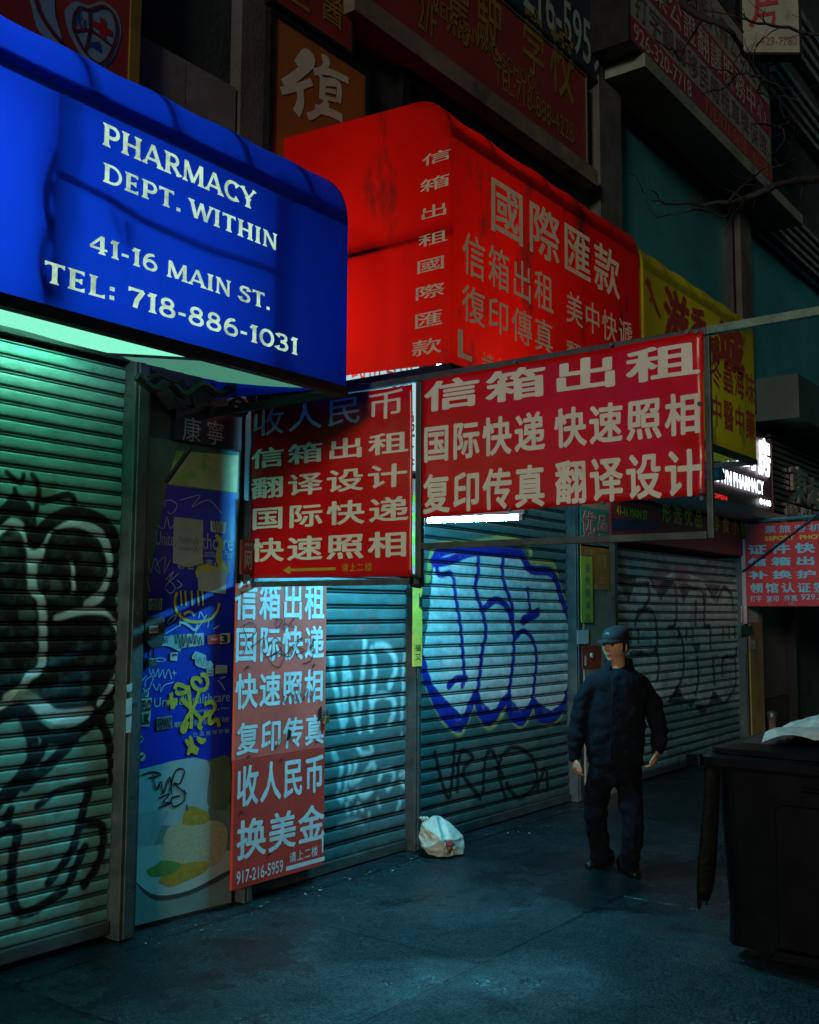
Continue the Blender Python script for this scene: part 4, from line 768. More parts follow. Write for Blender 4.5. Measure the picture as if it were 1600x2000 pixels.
for q in (((990, 1200), (985, 1170), (1020, 1160), (1060, 1190), (1030, 1240), (1000, 1230)), ((940, 1310), (980, 1330), (1000, 1260), (1020, 1330), (1070, 1260), (1060, 1340)), ((890, 1500), (900, 1600), (930, 1510), (960, 1600), (930, 1560), (990, 1500), (980, 1600), (1020, 1520)), ((990, 1640), (1040, 1590), (1010, 1650), (1070, 1600)), ((880, 1620), (890, 1680), (900, 1710)), ((990, 1680), (1020, 1650), (1050, 1690), (1020, 1720), (990, 1690)), ((1060, 1640), (1090, 1670), (1060, 1690)), ((1080, 1160), (1200, 1130), (1150, 1200), (1250, 1160), (1330, 1240))): stroke(mb, PA, k3(*q), .0045, .0045)
mb.build('marker_tag', M_wink, t)
mb = MB(); k2 = S2((0, 1200), 2.424)
for q in (((670, 760), (720, 745), (760, 760), (700, 775)), ((720, 760), (740, 830), (760, 790), (770, 850), (800, 770), (810, 850)), ((800, 840), (830, 740), (870, 740), (850, 800), (820, 800), (880, 850)), ((750, 870), (800, 850), (770, 890), (810, 890), (750, 915)), ((870, 830), (870, 880), (820, 910), (810, 870), (850, 860)), ((880, 900), (885, 930))): stroke(mb, PA, k2(*q), .009, .0045)
mb.build('marker_tag', M_ink, t)
PS = YP(4.578)
def sticker(label, pts, m, scr=None, name='sticker', ink=None, seed=1, txt=None, cat='sticker', raw=False):
    q = pts if raw else [PS.px(x, y) for x, y in pts]; c = np.mean(q, 0); t = thing(name, label, cat, PS.p(c[0], min(b for _, b in q), 0))
    MB().poly(PS, q, 0.0, .0015).build('paper', m, t)
    if scr or txt:
        mb = MB()
        for s in scr or []: scribble(mb, PS, *s[:4], s[4], s[5], seed, .002)
        for s in txt or []: text(mb, PS, *s[:3], bold=s[3], off=.0025)
        mb.build('lettering' if txt else 'marker_tag', ink or M_ink, t)
    return t
M_pap = mat('grey_paper', (.34, .36, .33), .7, 0, .25, 6); M_stk = mat('white_sticker', (.46, .52, .52), .5, 0, .2, 9)
sticker('large torn sheet of paper over the upper blue advert text', [(340, 1010), (365, 1012), (397, 1016), (396, 1100), (370, 1108), (338, 1100)], M_pap, [(348, 1050, 392, 1062, .003, 12), (348, 1068, 392, 1076, .003, 12)], 'torn_notice', mat('faint_print', (.12, .2, .26), .6), 4, cat='notice')
sticker('blank grey sheet of paper below the torn notice on the advert', [(386, 1115), (444, 1112), (441, 1160), (388, 1154)], M_pap, name='blank_notice', cat='notice')
sticker('square sticker with looping black tag near the upper advert text', [(412, 1017), (442, 1020), (440, 1043), (412, 1038)], M_stk, [(414, 1040, 438, 1020, .004, 9)], seed=5)
sticker('small square sticker with dense black writing at the advert left edge', [(291, 1170), (317, 1169), (316, 1192), (290, 1192)], M_stk, [(292, 1180, 315, 1171, .004, 10), (293, 1191, 315, 1182, .004, 9)], seed=7)
sticker('long white name sticker with black marker tag across the advert middle', [(331, 1241), (398, 1236), (398, 1260), (355, 1266), (352, 1273), (330, 1262)], M_stk, [(340, 1262, 397, 1238, .006, 16)], seed=9)
sticker('small red and white label between two white stickers on the advert', [(406, 1241), (430, 1239), (429, 1257), (406, 1259)], mat('red_label', (.50, .06, .03), .5, 0, .2), [(411, 1250, 426, 1247, .003, 8)], ink=M_white, seed=2)
sticker('white sticker marked with a black 3 at the right of the red label', [(431, 1238), (450, 1236), (449, 1256), (431, 1258)], M_stk, txt=[('3', (432, 1255), (442, 1240), .04)])
sticker('small white sticker with a black smear left of the long name sticker', [(312, 1243), (330, 1243), (330, 1262), (308, 1262)], M_stk, [(314, 1256, 329, 1246, .005, 6)], seed=11)
sticker('little white sticker with a dark square near the middle of the advert', [(333, 1275), (348, 1274), (346, 1291), (333, 1290)], M_stk, [(336, 1281, 346, 1277, .006, 7)], seed=12)
sticker('cloud shaped pale blue bubble letter sticker on the advert', [(376, 1281), (382, 1272), (392, 1275), (402, 1280), (404, 1291), (412, 1291), (417, 1298), (414, 1305), (400, 1306), (388, 1303), (381, 1297), (382, 1288), (375, 1287)], mat('pale_blue_sticker', (.36, .56, .60), .5), [(380, 1298, 412, 1280, .003, 7)], seed=13)
sticker('narrow sticker with zigzag black letters below the cloud sticker', [(404, 1307), (417, 1305), (417, 1320), (404, 1321)], M_stk, [(405, 1312, 416, 1308, .004, 6), (405, 1319, 416, 1314, .004, 6)], seed=14)
sticker('blank pale green sticker at the right edge of the advert', [(422, 1299), (444, 1299), (444, 1315), (421, 1316)], mat('green_sticker', (.30, .42, .36), .6, 0, .3))
sticker('cream sticker printed VELO over FUK at the advert left edge', [(269, 1365), (297, 1363), (292, 1419), (264, 1419)], mat('cream_sticker', (.52, .46, .38), .5, 0, .2), txt=[('VELO', (271, 1390), (295, 1367), .05), ('FUK', (269, 1416), (292, 1394), .05)])
sticker('dark sticker printed REMAND beside the cream sticker', [(306, 1402), (336, 1397), (337, 1422), (306, 1427)], mat('grey_sticker', (.20, .24, .26), .5), txt=[('REMAND', (308, 1424), (335, 1401), .03)])
sticker('small sticker of four coloured bars above the cream sticker', [(274, 1357), (291, 1343), (291, 1361), (274, 1361)], M_stk, [(277, 1359, 290, 1349, .005, 5)], seed=15)
def ring_sticker(label, x, y, r, mo, mi, slash=False):
    a, b = PS.px(x, y); t = thing('round_sticker', label, 'sticker', PS.p(a, b-r, 0))
    MB().disc(PS, a, b, r, 0, 20, .0015).build('paper', mo, t); MB().disc(PS, a, b, r*.76, .0012, 20).build('printing', mi, t)
    if slash:
        mb = MB(); mb.poly(PS, [(a-r*.55, b-r*.62), (a-r*.42, b-r*.72), (a+r*.6, b+r*.5), (a+r*.48, b+r*.62)], .0024); mb.build('slash', mo, t); mb = MB(); mb.disc(PS, a-.004, b, r*.4, .0020, 9, ry=r*.3); mb.build('printing', M_ink, t)
ring_sticker('round sticker with a pale ring and dark centre near the advert bottom left', 275, 1444, .017, M_stk, mat('dark_badge', (.05, .045, .04), .5))
ring_sticker('round no entry style sticker with a red ring and slash on the advert', 277, 1478, .030, mat('ring_red', (.34, .05, .04), .5), M_stk, True)
# lock box and padlock by the shutter post
t = thing('lock_box', 'dark metal shutter lock box with a small paper label reading GENE', 'lock box', PS.p(*PS.px(292, 1265), 0))
q = [PS.px(x, y) for x, y in ((272, 1207), (311, 1204), (310, 1250), (303, 1266), (284, 1266), (271, 1250))]
MB().poly(PS, q, .05, .055).build('box', mat('lock_metal', (.06, .06, .055), .5, .5, .4), t, bevel=.004)
P_ = YP(4.527); mb = MB(); a, b = P_.px(300, 1229); mb.poly(P_, [(a-.03, b-.022), (a+.03, b-.018), (a+.03, b+.02), (a-.03, b+.016)], .002); lb_ = mb.build('label', M_stk, t)
mb = MB(); text_ab(mb, P_, 'GENE', a-.026, b-.012, a+.026, b+.011, bold=.02, off=.004); mb.build('lettering', M_ink, lb_)
t = thing('padlock', 'grey padlock with a tall shackle hanging below the lock box', 'padlock', PS.p(*PS.px(290, 1298), 0))
a, b = PS.px(290, 1292); MB().box(a-.03, a+.028, 4.54, 4.572, b-.03, b+.018).build('body', M_steel, t, bevel=.005)
MB().tube([PS.p(a-.018, b+.018, .02), PS.p(a-.016, b+.075, .02), PS.p(a, b+.098, .02), PS.p(a+.016, b+.075, .02), PS.p(a+.018, b+.018, .02)], .006, 8).build('shackle', M_steel, t)
# name board above the advert, slanted pipe, camera and cables under the blue awning
t = thing('name_board', 'dark name board with two faint characters above the insurance advert', 'sign', PA.p(*PA.px(400, 870), 0))
a0 = PA.px(342, 850)[0]; a1 = PA.px(466, 850)[0]; b0 = z_top+.004; b1 = PA.px(400, 795)[1]
MB().box(a0-.02, a1, 4.56, 4.599, b0, b1).build('board', mat('board_navy', (.03, .03, .055), .5, 0, .3), t)
P_ = YP(4.56); mb = MB(); text(mb, P_, '康', (356, 860), (393, 818), bold=0); text(mb, P_, '寧', (402, 866), (438, 825), bold=0); mb.build('lettering', mat('grey_letters', (.45, .42, .48), .6), t)
t = thing('slanted_pipe', 'thin dark pipe leaning across the leafy top of the advert', 'pipe', PS.p(*PS.px(330, 940), 0))
p0, p1 = at_depth(324, 942, 5.62), at_depth(374, 872, 5.6); MB().tube([p0, p1], .014, 8).build('pipe', M_black, t)
t = thing('security_camera', 'small black security camera with an orange light under the blue awning', 'camera', (4.2, 4.2, 2.8))
c = Vector(on_y(466, 795, 4.35)); MB().lathe([(.02, -.055), (.05, -.045), (.062, -.01), (.06, .03), (.03, .05)], c, 18).build('housing', M_black, t, smooth=True)
v = (Vector(C0)-c).normalized(); e = Vector(on_y(473, 801, 4.35))+v*.062
bm = bmesh.new(); bmesh.ops.create_uvsphere(bm, u_segments=12, v_segments=8, radius=.013); me = bpy.data.meshes.new('indicator'); bm.to_mesh(me); bm.free(); me.transform(Matrix.Translation(e)); me.materials.append(glow('amber_led', (1, .45, .03), 1.1)); link('indicator', me, t)
MB().tube([c+Vector((0, .0, .05)), c+Vector((0, .06, .14)), c+Vector((0, .2, .17))], .014, 8).build('bracket', M_black, t)
for dx, dz in ((-.02, .03), (-.028, -.0)):
    MB().bar(c+v*.066+Vector((dx, 0, dz)), c+v*.066+Vector((dx+.03, -.005, dz)), .010).build('infrared_lamp', M_whitedim, t)
t = thing('junction_box', 'pale round junction box among cables under the blue awning', 'junction box', on_y(452, 757, 4.5)); c = Vector(on_y(452, 757, 4.45))
mb = MB(); mb.disc(YP(4.45), c[0], c[2], .052, 0, 18, .05); mb.build('cover', M_whitedim, t); mb = MB()
for dx, dz in ((-.02, .01), (.015, .01), (0, -.02)): mb.disc(YP(4.45), c[0]+dx, c[2]+dz, .006, .002, 8)
mb.build('terminal', M_ink, t)
def cable(label, pts, r, name='cable', grp='cables under the blue awning'):
    mb = MB(); mb.tube(pts, r, 6); o = mb.build(name, M_cable); tag(o, label, 'cable', grp); return o
cable('thick black cable bundle drooping under the blue awning beside the post', [on_y(x, y, 4.35) for x, y in smooth_pts([(268, 735), (300, 760), (330, 748), (360, 772), (395, 752), (430, 770), (470, 748), (500, 742)])], .024)
cable('thin coiled cable loop hanging near the shutter post', [on_y(x, y, 4.30) for x, y in smooth_pts([(288, 736), (310, 732), (330, 745), (318, 760), (298, 758), (288, 745), (312, 735), (345, 748)])], .007)
cable('thin cable hanging in a shallow curve above the name board', [on_y(x, y, 4.40) for x, y in smooth_pts([(335, 750), (345, 785), (372, 800), (400, 790), (440, 755), (452, 742)])], .008)
cable('short black cable dropping straight beside the junction box', [on_y(x, y, 4.40) for x, y in smooth_pts([(500, 735), (499, 760), (498, 790), (496, 800)])], .012)
t = thing('dark_bracket', 'dark folded metal bracket above the name board among the cables', 'bracket', on_y(390, 800, 4.5))
mb = MB(); P_ = YP(4.52)
for q in (((300, 760), (360, 740), (375, 790), (330, 800)), ((372, 755), (440, 745), (446, 790), (385, 796))): mb.poly(P_, [P_.px(x, y) for x, y in q], 0, .03)
mb.build('plate', M_dark, t)
# strips on the shutter posts
PQ = YP(4.49)
t = thing('yellow_strip', 'long yellow notice strip on the post left of the blue graffiti shutter', 'notice', PQ.p(*PQ.px(815, 1300), 0))
a0, b0 = PQ.px(806, 1302); a1, b1 = PQ.px(824, 1136); MB().box(a0, a1, 4.485, 4.495, b0, b1).build('strip', mat('strip_yellow', (.85, .46, .06), .6, 0, .35, 5, stain=(.36, .22, .10), sscale=6, samt=.55), t)
P_ = YP(4.485); mb = MB()
for y in (1272, 1290): text(mb, P_, '福' if y < 1280 else '又', (810, y), (822, y-14), bold=.0)
scribble(mb, P_, 818, 1190, 824, 1160, .01, 7, 3); mb.build('lettering', M_ink, t)
mb = MB(); P_ = YP(4.505); 
t = thing('shutter_latch', 'small steel latch pin hanging on the post beside the yellow strip', 'latch', P_.p(*P_.px(818, 1370), 0))
a, b = P_.px(815, 1318); mb.tube([P_.p(a-.005, b+.05, .01), P_.p(a+.02, b+.02, .01), P_.p(a+.015, b-.05, .01), P_.p(a-.01, b-.02, .01), P_.p(a-.005, b+.05, .01)], .006, 6); mb.build('hasp', M_steel, t)
a, b = P_.px(819, 1366); MB().bar(P_.p(a, b+.05, .01), P_.p(a, b-.04, .01), .012).build('pin', M_steel, t)
mb = MB(); P_ = YP(4.50-.012); t = thing('paste_label', 'peeling white paper label on the left shutter post', 'label', P_.p(*P_.px(252, 1425), 0))
PG = YP(YS-.112)
for pts in (((247, 1338), (258, 1334), (257, 1350), (248, 1352)), ((246, 1366), (258, 1362), (256, 1394), (245, 1396)), ((246, 1402), (257, 1398), (255, 1430), (245, 1432))): mb.poly(PG, [PG.px(x, y) for x, y in pts], .0025)
mb.build('paper', M_stk, t)

# ------------------------------------------------------------------ signs on the upper storey
def board(name, label, P, c, m, depth=.10, cat='sign', edge=None, em=None):
    """c: two pixel corners left-bottom, right-top -> a boxed sign board standing off the wall"""
    a0, b0 = c[0]; a1, b1 = c[1]; t = thing(name, label, cat, P.p((a0+a1)/2, b0, 0))
    MB().poly(P, [(a0, b0), (a1, b0), (a1, b1), (a0, b1)], 0.0, depth).build('board', m, t)
    if edge:
        e = edge; mb = MB()
        for q in ((a0-e, a1+e, b0-e, b0-.001), (a0-e, a1+e, b1+.001, b1+e), (a0-e, a0-.001, b0, b1), (a1+.001, a1+e, b0, b1)):
            mb.poly(P, [(q[0], q[2]), (q[1], q[2]), (q[1], q[3]), (q[0], q[3])], .012, depth+.012)
        mb.build('frame', em or M_black, t)
    return t
PU = YP(4.50)
t = board('heart_sign', 'dark red pharmacy sign with pale blue heart emblem above the blue awning', PU, ((1.2, 4.2), (3.40, 6.2)), mat('sign_oxblood', (.22, .022, .02), .5, 0, .35, 3), edge=.07, em=mat('old_gilt', (.22, .14, .02), .5, .2, .4))
k = S2((0, 0), 2); mb = MB()
def ppoly(pts, off, P=PU, sm=True): q = [P.px(*p) for p in pts]; mb.poly(P, smooth_pts(q+[q[0]], 4)[:-1] if sm else q, off)
mb = MB(); ppoly(k((250, 40), (290, 5), (345, 20), (400, 5), (455, 50), (472, 130), (440, 230), (385, 272), (320, 220), (265, 120)), .003); ppoly(k((100, -60), (200, -80), (215, 60), (240, 150), (220, 175), (150, 120), (120, 20)), .003); mb.build('emblem', mat('emblem_blue', (.15, .24, .30), .5, 0, .2), t)
mb = MB()
for q in (((285, 60), (310, 30), (345, 40), (400, 25), (440, 60), (452, 130), (425, 215), (385, 250), (330, 205), (285, 120), (285, 60)), ((345, 45), (350, 120)), ((285, 125), (350, 120), (440, 185)), ((350, 120), (330, 205))): stroke(mb, PU, k(*q), .016, .006)
stroke(mb, PU, k((130, -40), (150, 40), (190, 110), (235, 165)), .025, .006)
mb.build('emblem_line', mat('emblem_dark', (.09, .012, .012), .5), t)
mb = MB(); text(mb, PU, 'Rx', k((293, 100))[0], k((338, 60))[0], bold=.0, off=.007); ppoly(k((385, 165), (392, 205), (372, 195), (350, 178), (345, 190), (338, 175), (350, 165)), .007, sm=False); mb.build('lettering', mat('emblem_navy', (.03, .04, .16), .5), t)
mb = MB(); a, b = PU.px(*k((398, 112))[0]); mb.poly(PU, [(a-.018, b-.055), (a+.018, b-.055), (a+.018, b-.018), (a+.06, b-.018), (a+.06, b+.018), (a+.018, b+.018), (a+.018, b+.055), (a-.018, b+.055), (a-.018, b+.018), (a-.06, b+.018), (a-.06, b-.018), (a-.018, b-.018)], .007); mb.build('cross', mat('cross_red', (.30, .01, .01), .5), t)
mb = MB()
for x0, x1 in ((3.50, 3.86), (3.868, 4.26)): mb = MB(); mb.box(x0, x1, 4.56, YW-.003, 4.1, 4.94); mb.build('cladding', mat('grey_cladding', (.13, .14, .145), .65, 0, .4, 3, stain=(.06, .055, .05), sscale=2.5), B)
t = board('character_sign', 'orange sign with one large white character above the red awning', PU, ((4.52, 4.5), (5.44, 5.52)), mat('sign_orange', (.25, .08, .012), .5, 0, .25, 3), edge=.04)
t_ch = t; mb = MB()
for q, wd in (((( 553, 165), (575, 150), (608, 120), (596, 105), (580, 128)), .07), (((548, 178), (580, 170), (608, 160)), .05), (((585, 170), (586, 200), (578, 222)), .07), (((620, 145), (640, 120), (628, 112)), .05), (((612, 140), (640, 140), (668, 152), (680, 158)), .05), (((630, 150), (628, 195)), .06), (((630, 160), (660, 165), (660, 200)), .055), (((632, 175), (655, 180)), .03), (((632, 190), (656, 196)), .03), (((640, 200), (615, 222), (600, 228)), .05), (((615, 212), (645, 220), (668, 232)), .06)):
    stroke(mb, PU, list(q), wd, .004)
mb.build('lettering', mat('aged_white_letter', (.44, .44, .37), .6, 0, .2), t)
t = board('fire_sign', 'red sign streaked with yellow above the orange character sign', PU, ((4.50, 5.62), (5.28, 7.0)), mat('sign_brick', (.20, .02, .015), .5, 0, .4, 4, stain=(.24, .15, .01), sscale=3, samt=.56), edge=.03)
mb = MB(); text_ab(mb, PU, '堂', 4.6, 5.68, 4.86, 6.05, bold=.0, off=.005); text_ab(mb, PU, '醫', 4.95, 5.72, 5.2, 6.05, bold=.0, off=.005); mb.build('lettering', mat('dull_gold', (.24, .15, .015), .5, 0, .3), t)
t = board('driving_school_sign', 'wide maroon driving school sign with gold letters above the red awning', PU, ((5.25, 6.07), (8.86, 6.99)), mat('sign_maroon', (.20, .020, .018), .5, 0, .25, 2, stain=(.15, .016, .015), sscale=1.4), edge=.022, em=mat('thin_trim', (.12, .10, .07), .5, .4, .3))
mb = MB(); GD = mat('old_gold', (.21, .13, .02), .5, 0, .35, 9)
for ch, lb, rt in (('駕', (870, 60), (918, -20)), ('駛', (930, 85), (980, -10)), ('學', (1020, 132), (1062, 24)), ('校', (1074, 172), (1120, 60))): text(mb, PU, ch, lb, rt, bold=.01, off=.005)
text(mb, PU, 'RED DRIVING SCHOOL', (846, 22), (1052, 160), bold=.01, off=.005); text(mb, PU, 'TEL:718-888-4228', (966, 164), (1120, 243), bold=.008, off=.005); text(mb, PU, '2/F', (815, 52), (852, 16), bold=.01, off=.005)
mb.build('lettering', GD, t)
t = board('phone_sign', 'navy sign with a pale phone number above the driving school sign', PU, ((6.4, 7.07), (9.22, 8.6)), mat('sign_navy', (.014, .026, .05), .5, 0, .3, 3), edge=.03)
mb = MB(); text(mb, PU, '216-5959', (1022, 10), (1171, 65), bold=.012, off=.005); text_ab(mb, PU, '快遞', 7.6, 7.78, 8.9, 8.5, bold=.01, off=.005); mb.build('lettering', mat('pale_teal_letters', (.26, .36, .34), .5), t)
PV = YP(4.10)
t = board('notary_sign', 'long dirty white and red striped notary sign above the teal window', PV, ((9.02, 7.33), (13.36, 8.98)), mat('sign_cream', (.21, .22, .19), .6, 0, .3, 3, stain=(.10, .09, .07), sscale=2), depth=.5, edge=.03)
mb = MB(); MR = mat('stripe_red', (.24, .02, .025), .5, 0, .35, 4)
mb.poly(PV, [(9.02, 7.33), (13.36, 7.33), (13.36, 7.60), (9.02, 7.60)], .004); mb.build('stripe', MR, t); mb = MB(); mb.poly(PV, [(9.02, 7.98), (13.36, 7.98), (13.36, 8.42), (9.02, 8.42)], .004); mb.build('stripe', MR, t)
mb = MB(); text_ab(mb, PV, '商業公證翻譯服務中心', 9.2, 8.02, 13.2, 8.38, bold=.01, off=.008); text_ab(mb, PV, '926-320-7718', 9.12, 7.37, 10.6, 7.55, bold=.01, off=.008); mb.build('lettering', mat('bone_letters', (.34, .33, .27), .6), t)
mb = MB(); text_ab(mb, PV, '718-971-5658', 11.0, 7.37, 12.4, 7.55, bold=.01, off=.008); text_ab(mb, PV, '41-28', 12.6, 7.37, 13.2, 7.54, bold=.01, off=.008); mb.build('lettering', mat('amber_letters', (.26, .13, .03), .6), t)
mb = MB(); text_ab(mb, PV, '打字翻譯移民報稅車牌保險', 9.15, 7.64, 13.2, 7.94, bold=.012, off=.006); text_ab(mb, PV, '法律諮詢離婚入籍公司註冊', 9.15, 8.48, 13.2, 8.86, bold=.012, off=.006); mb.build('lettering', mat('rust_letters', (.13, .06, .04), .6), t)
# angled white sign at the top right
q0 = at_depth(1452, 98, 13.0); q1 = at_depth(1562, 90, 13.0); d = q1-q0; d[2] = 0; L_ = float(np.hypot(d[0], d[1])); d = d/L_; nrm = np.array([d[1], -d[0], 0]); nrm = nrm if nrm.dot(FW) < 0 else -nrm
PK = Plane((q0[0], q0[1], 0), d, nrm)
t = board('corner_sign', 'dirty white projecting sign with a red character at the top right', PK, ((0, q0[2]-.03), (L_, q0[2]+1.5)), mat('sign_cream', (.25, .25, .20), .6), depth=.18, edge=.03)
mb = MB()
for q in (((1480, -20), (1478, 30), (1466, 52)), ((1479, 10), (1520, 4)), ((1501, -24), (1500, 6)), ((1479, 30), (1512, 26), (1510, 48))): stroke(mb, PK, list(q), .06, .006, sm=False)
mb.build('lettering', mat('stripe_red', (.18, .02, .026), .5), t); mb = MB(); text(mb, PK, '429-7780', (1486, 88), (1556, 72), bold=.0, off=.006); mb.build('lettering', mat('rust_letters', (.13, .06, .04), .6), t)
MB().bar(PK.p(L_*.5, q0[2]+.6, -.18), PK.p(L_*.5, q0[2]+.6, -1.6), .06).build('bracket', M_black, t)

# ------------------------------------------------------------------ signs further along the street
PH = YP(4.36)
a0, b0 = PH.px(1384, 984); a1, b1 = PH.px(1505, 845)
t = board('pharmacy_sign', 'maroon sign with bright white lit pharmacy letters beyond the yellow awning', PH, ((a0-2.2, 3.06), (a1, 3.98)), mat('sign_plum', (.17, .06, .07), .5, 0, .2, 2), depth=.22, edge=.02, em=mat('plum_trim', (.25, .06, .05), .5, 0, .3))
LW = glow('lit_white_letters', (.72, .95, 1.0), 3.6); mb = MB(); text(mb, PH, 'TOWN PHARMACY', (1384, 938), (1487, 941), bold=.012, off=.03); text(mb, PH, '0440', (1480, 984), (1501, 979), bold=.04, off=.03); mb.build('lettering', LW, t)
mb = MB(); text(mb, PH, '大', (1415, 900), (1440, 868), bold=.04, off=.03); text(mb, PH, '药', (1447, 912), (1472, 870), bold=.05, off=.03); text(mb, PH, '房', (1478, 925), (1500, 862), bold=.055, off=.03); mb.build('lettering', LW, t)
mb = MB(); text(mb, PH, 'OPEN', (1390, 971), (1417, 970), bold=.03, off=.02); mb.build('lettering', glow('lit_red', (1, .03, .03), .8), t)
mb = MB(); mb.box(a0-2.2, a1-.05, 4.16, 4.55, 2.90, 2.99); mb.build('eave', mat('eave_white', (.42, .36, .36), .6, 0, .3), t)
PD = YP(4.52)
t = thing('slatted_sign', 'dark slatted sign with raised grey metal characters at the right edge', 'sign', PD.p(15.5, 3.1, 0)); mb = MB()
for i in range(14): mb.poly(PD, [(14.35, 3.06+i*.085), (18.4, 3.06+i*.085), (18.4, 3.115+i*.085), (14.35, 3.115+i*.085)], 0, .05)
mb.build('slats', mat('slat_grey', (.08, .08, .085), .5, .2, .4, 5), t)
mb = MB(); text(mb, PD, '東', (1540, 978), (1571, 918), bold=.035, off=.05); text(mb, PD, '海', (1573, 990), (1596, 938), bold=.035, off=.05); text(mb, PD, '堂', (1597, 1004), (1618, 950), bold=.035, off=.05); text(mb, PD, 'TUNG HOI', (1533, 1006), (1582, 996), bold=.02, off=.02); o = mb.build('lettering', mat('brushed_metal', (.30, .25, .24), .3, .6, .3), t)
so = o.modifiers.new('depth', 'SOLIDIFY'); so.thickness = .04
P3 = YP(4.48)
a0, b0 = P3.px(1194, 1040); a1 = P3.px(1492, 1040)[0]
t = board('snack_shop_sign', 'dark red shop sign with gold characters above the far roller shutter', P3, ((a0, 2.44), (a1, 2.84)), mat('sign_maroon2', (.30, .03, .04), .5, 0, .3, 3), depth=.14)
mb = MB()
text(mb, P3, '形选优品', (1293, 1018), (1371, 997), bold=.02, off=.005, gap=.3); text(mb, P3, '零食小铺', (1391, 1036), (1459, 1019), bold=.02, off=.005, gap=.3); mb.build('lettering', mat('gold_letters', (.80, .62, .06), .5, 0, .25), t)
mb = MB(); text(mb, P3, '41-16 MAIN ST', (1204, 1005), (1264, 999), bold=.03, off=.005); mb.build('lettering', mat('lemon_letters', (.62, .60, .05), .5), t)
mb = MB(); q = [P3.px(x, y) for x, y in ((1195, 1012), (1230, 1016), (1262, 1018), (1285, 1026), (1292, 1036), (1196, 1036))]; mb.poly(P3, q, .003); mb.build('blue_arch', mat('arch_navy', (.015, .03, .10), .5), t)
PL = YP(4.488)
def pl(name, label, x0, y0, x1, y1, m, cat='notice', th=.01):
    a0, b0 = PL.px(x0, y0); a1, b1 = PL.px(x1, y1); t = thing(name, label, cat, PL.p((a0+a1)/2, b0, 0)); MB().poly(PL, [(a0, b0), (a1, b0), (a1, b1), (a0, b1)], 0, th).build('board', m, t); return t
t = pl('shop_plaque', 'green plaque with red characters outlined in white on the pilaster', 1135, 1066, 1188, 998, mat('plaque_green', (.04, .20, .14), .5, 0, .2), 'sign')
mb = MB()
for s, lb, rt in (('优', (1136, 1040), (1163, 1001)), ('品', (1167, 1036), (1186, 1008)), ('优', (1137, 1062), (1162, 1042)), ('品', (1167, 1062), (1186, 1044))): text(mb, PL, s, lb, rt, bold=.05, off=.003)
mb.build('outline', M_white, t); mb = MB()
for s, lb, rt in (('优', (1136, 1040), (1163, 1001)), ('品', (1167, 1036), (1186, 1008)), ('优', (1137, 1062), (1162, 1042)), ('品', (1167, 1062), (1186, 1044))): text(mb, PL, s, lb, rt, bold=.012, off=.006)
mb.build('lettering', mat('plaque_red', (.50, .05, .05), .5), t)
t = pl('orange_poster', 'weathered orange poster below the green plaque on the pilaster', 1136, 1150, 1189, 1068, mat('poster_orange', (.42, .15, .03), .6, 0, .35, 5, stain=(.44, .28, .16), sscale=4, samt=.55), 'poster')
mb = MB(); text(mb, PL, '特惠', (1168, 1110), (1184, 1084), bold=.02, off=.003); text(mb, PL, '全新', (1140, 1082), (1160, 1073), bold=.02, off=.003); text(mb, PL, '上', (1166, 1140), (1182, 1122), bold=.02, off=.003); mb.build('lettering', mat('pale_orange', (.46, .32, .12), .6), t)
PL = YP(4.474)
t = pl('vertical_notice', 'bright yellow green vertical notice strip with blue characters on the pilaster', 1136, 1216, 1157, 1088, mat('notice_lime', (.44, .52, .05), .5, 0, .2), 'notice', .006)
mb = MB()
for i, ch in enumerate('安检防消站'): y = 1118+i*24; text(mb, PL, ch, (1143, y), (1153, y-17), bold=.0, off=.003)
mb.build('lettering', mat('notice_blue', (.06, .14, .24), .5), t)
t = pl('white_note', 'blank pale blue paper note taped to the pilaster by the blue shutter', 1128, 1258, 1150, 1231, mat('note_white', (.55, .62, .64), .6, 0, .1), 'notice', .004)
PL = YP(4.488); t = pl('red_notice', 'small red notice on the pilaster behind the man', 1138, 1306, 1172, 1260, mat('notice_red2', (.34, .05, .03), .5, 0, .3), 'notice', .006); mb = MB(); mb.poly(PL, [PL.px(1141, 1300), PL.px(1145, 1300), PL.px(1145, 1281), PL.px(1141, 1281)], .003); mb.build('lettering', M_white, t)
PL = YP(4.47); a, b = PL.px(1156.5, 1280); t = thing('doorbell', 'round white doorbell button beside the red notice', 'doorbell', PL.p(a, b, 0)); MB().disc(PL, a, b, .022, .006, 20, .016).build('plate', M_white, t); MB().disc(PL, a, b, .009, .009, 12, .002).build('button', mat('bell_blue', (.15, .3, .4), .4), t)
PL = YP(4.49)
t = pl('pink_poster', 'pale pink poster on the far post below the projecting banner', 1450, 1216, 1481, 1184, mat('poster_pale', (.46, .38, .36), .6, 0, .25, 6), 'poster')
t = pl('electric_box', 'dark green metal electric box on the far post', 1448, 1241, 1470, 1222, mat('box_green', (.04, .09, .08), .5, .2, .3), 'box', .05)
t = pl('blue_sticker', 'small white sticker with a blue shape on the far post', 1464, 1268, 1475, 1250, mat('sticker_pale', (.42, .40, .40), .5), 'sticker', .002); mb = MB(); mb.poly(PL, [PL.px(1466, 1264), PL.px(1474, 1264), PL.px(1470, 1256)], .003); mb.build('printing', mat('sticker_blue', (.05, .3, .5), .5), t)
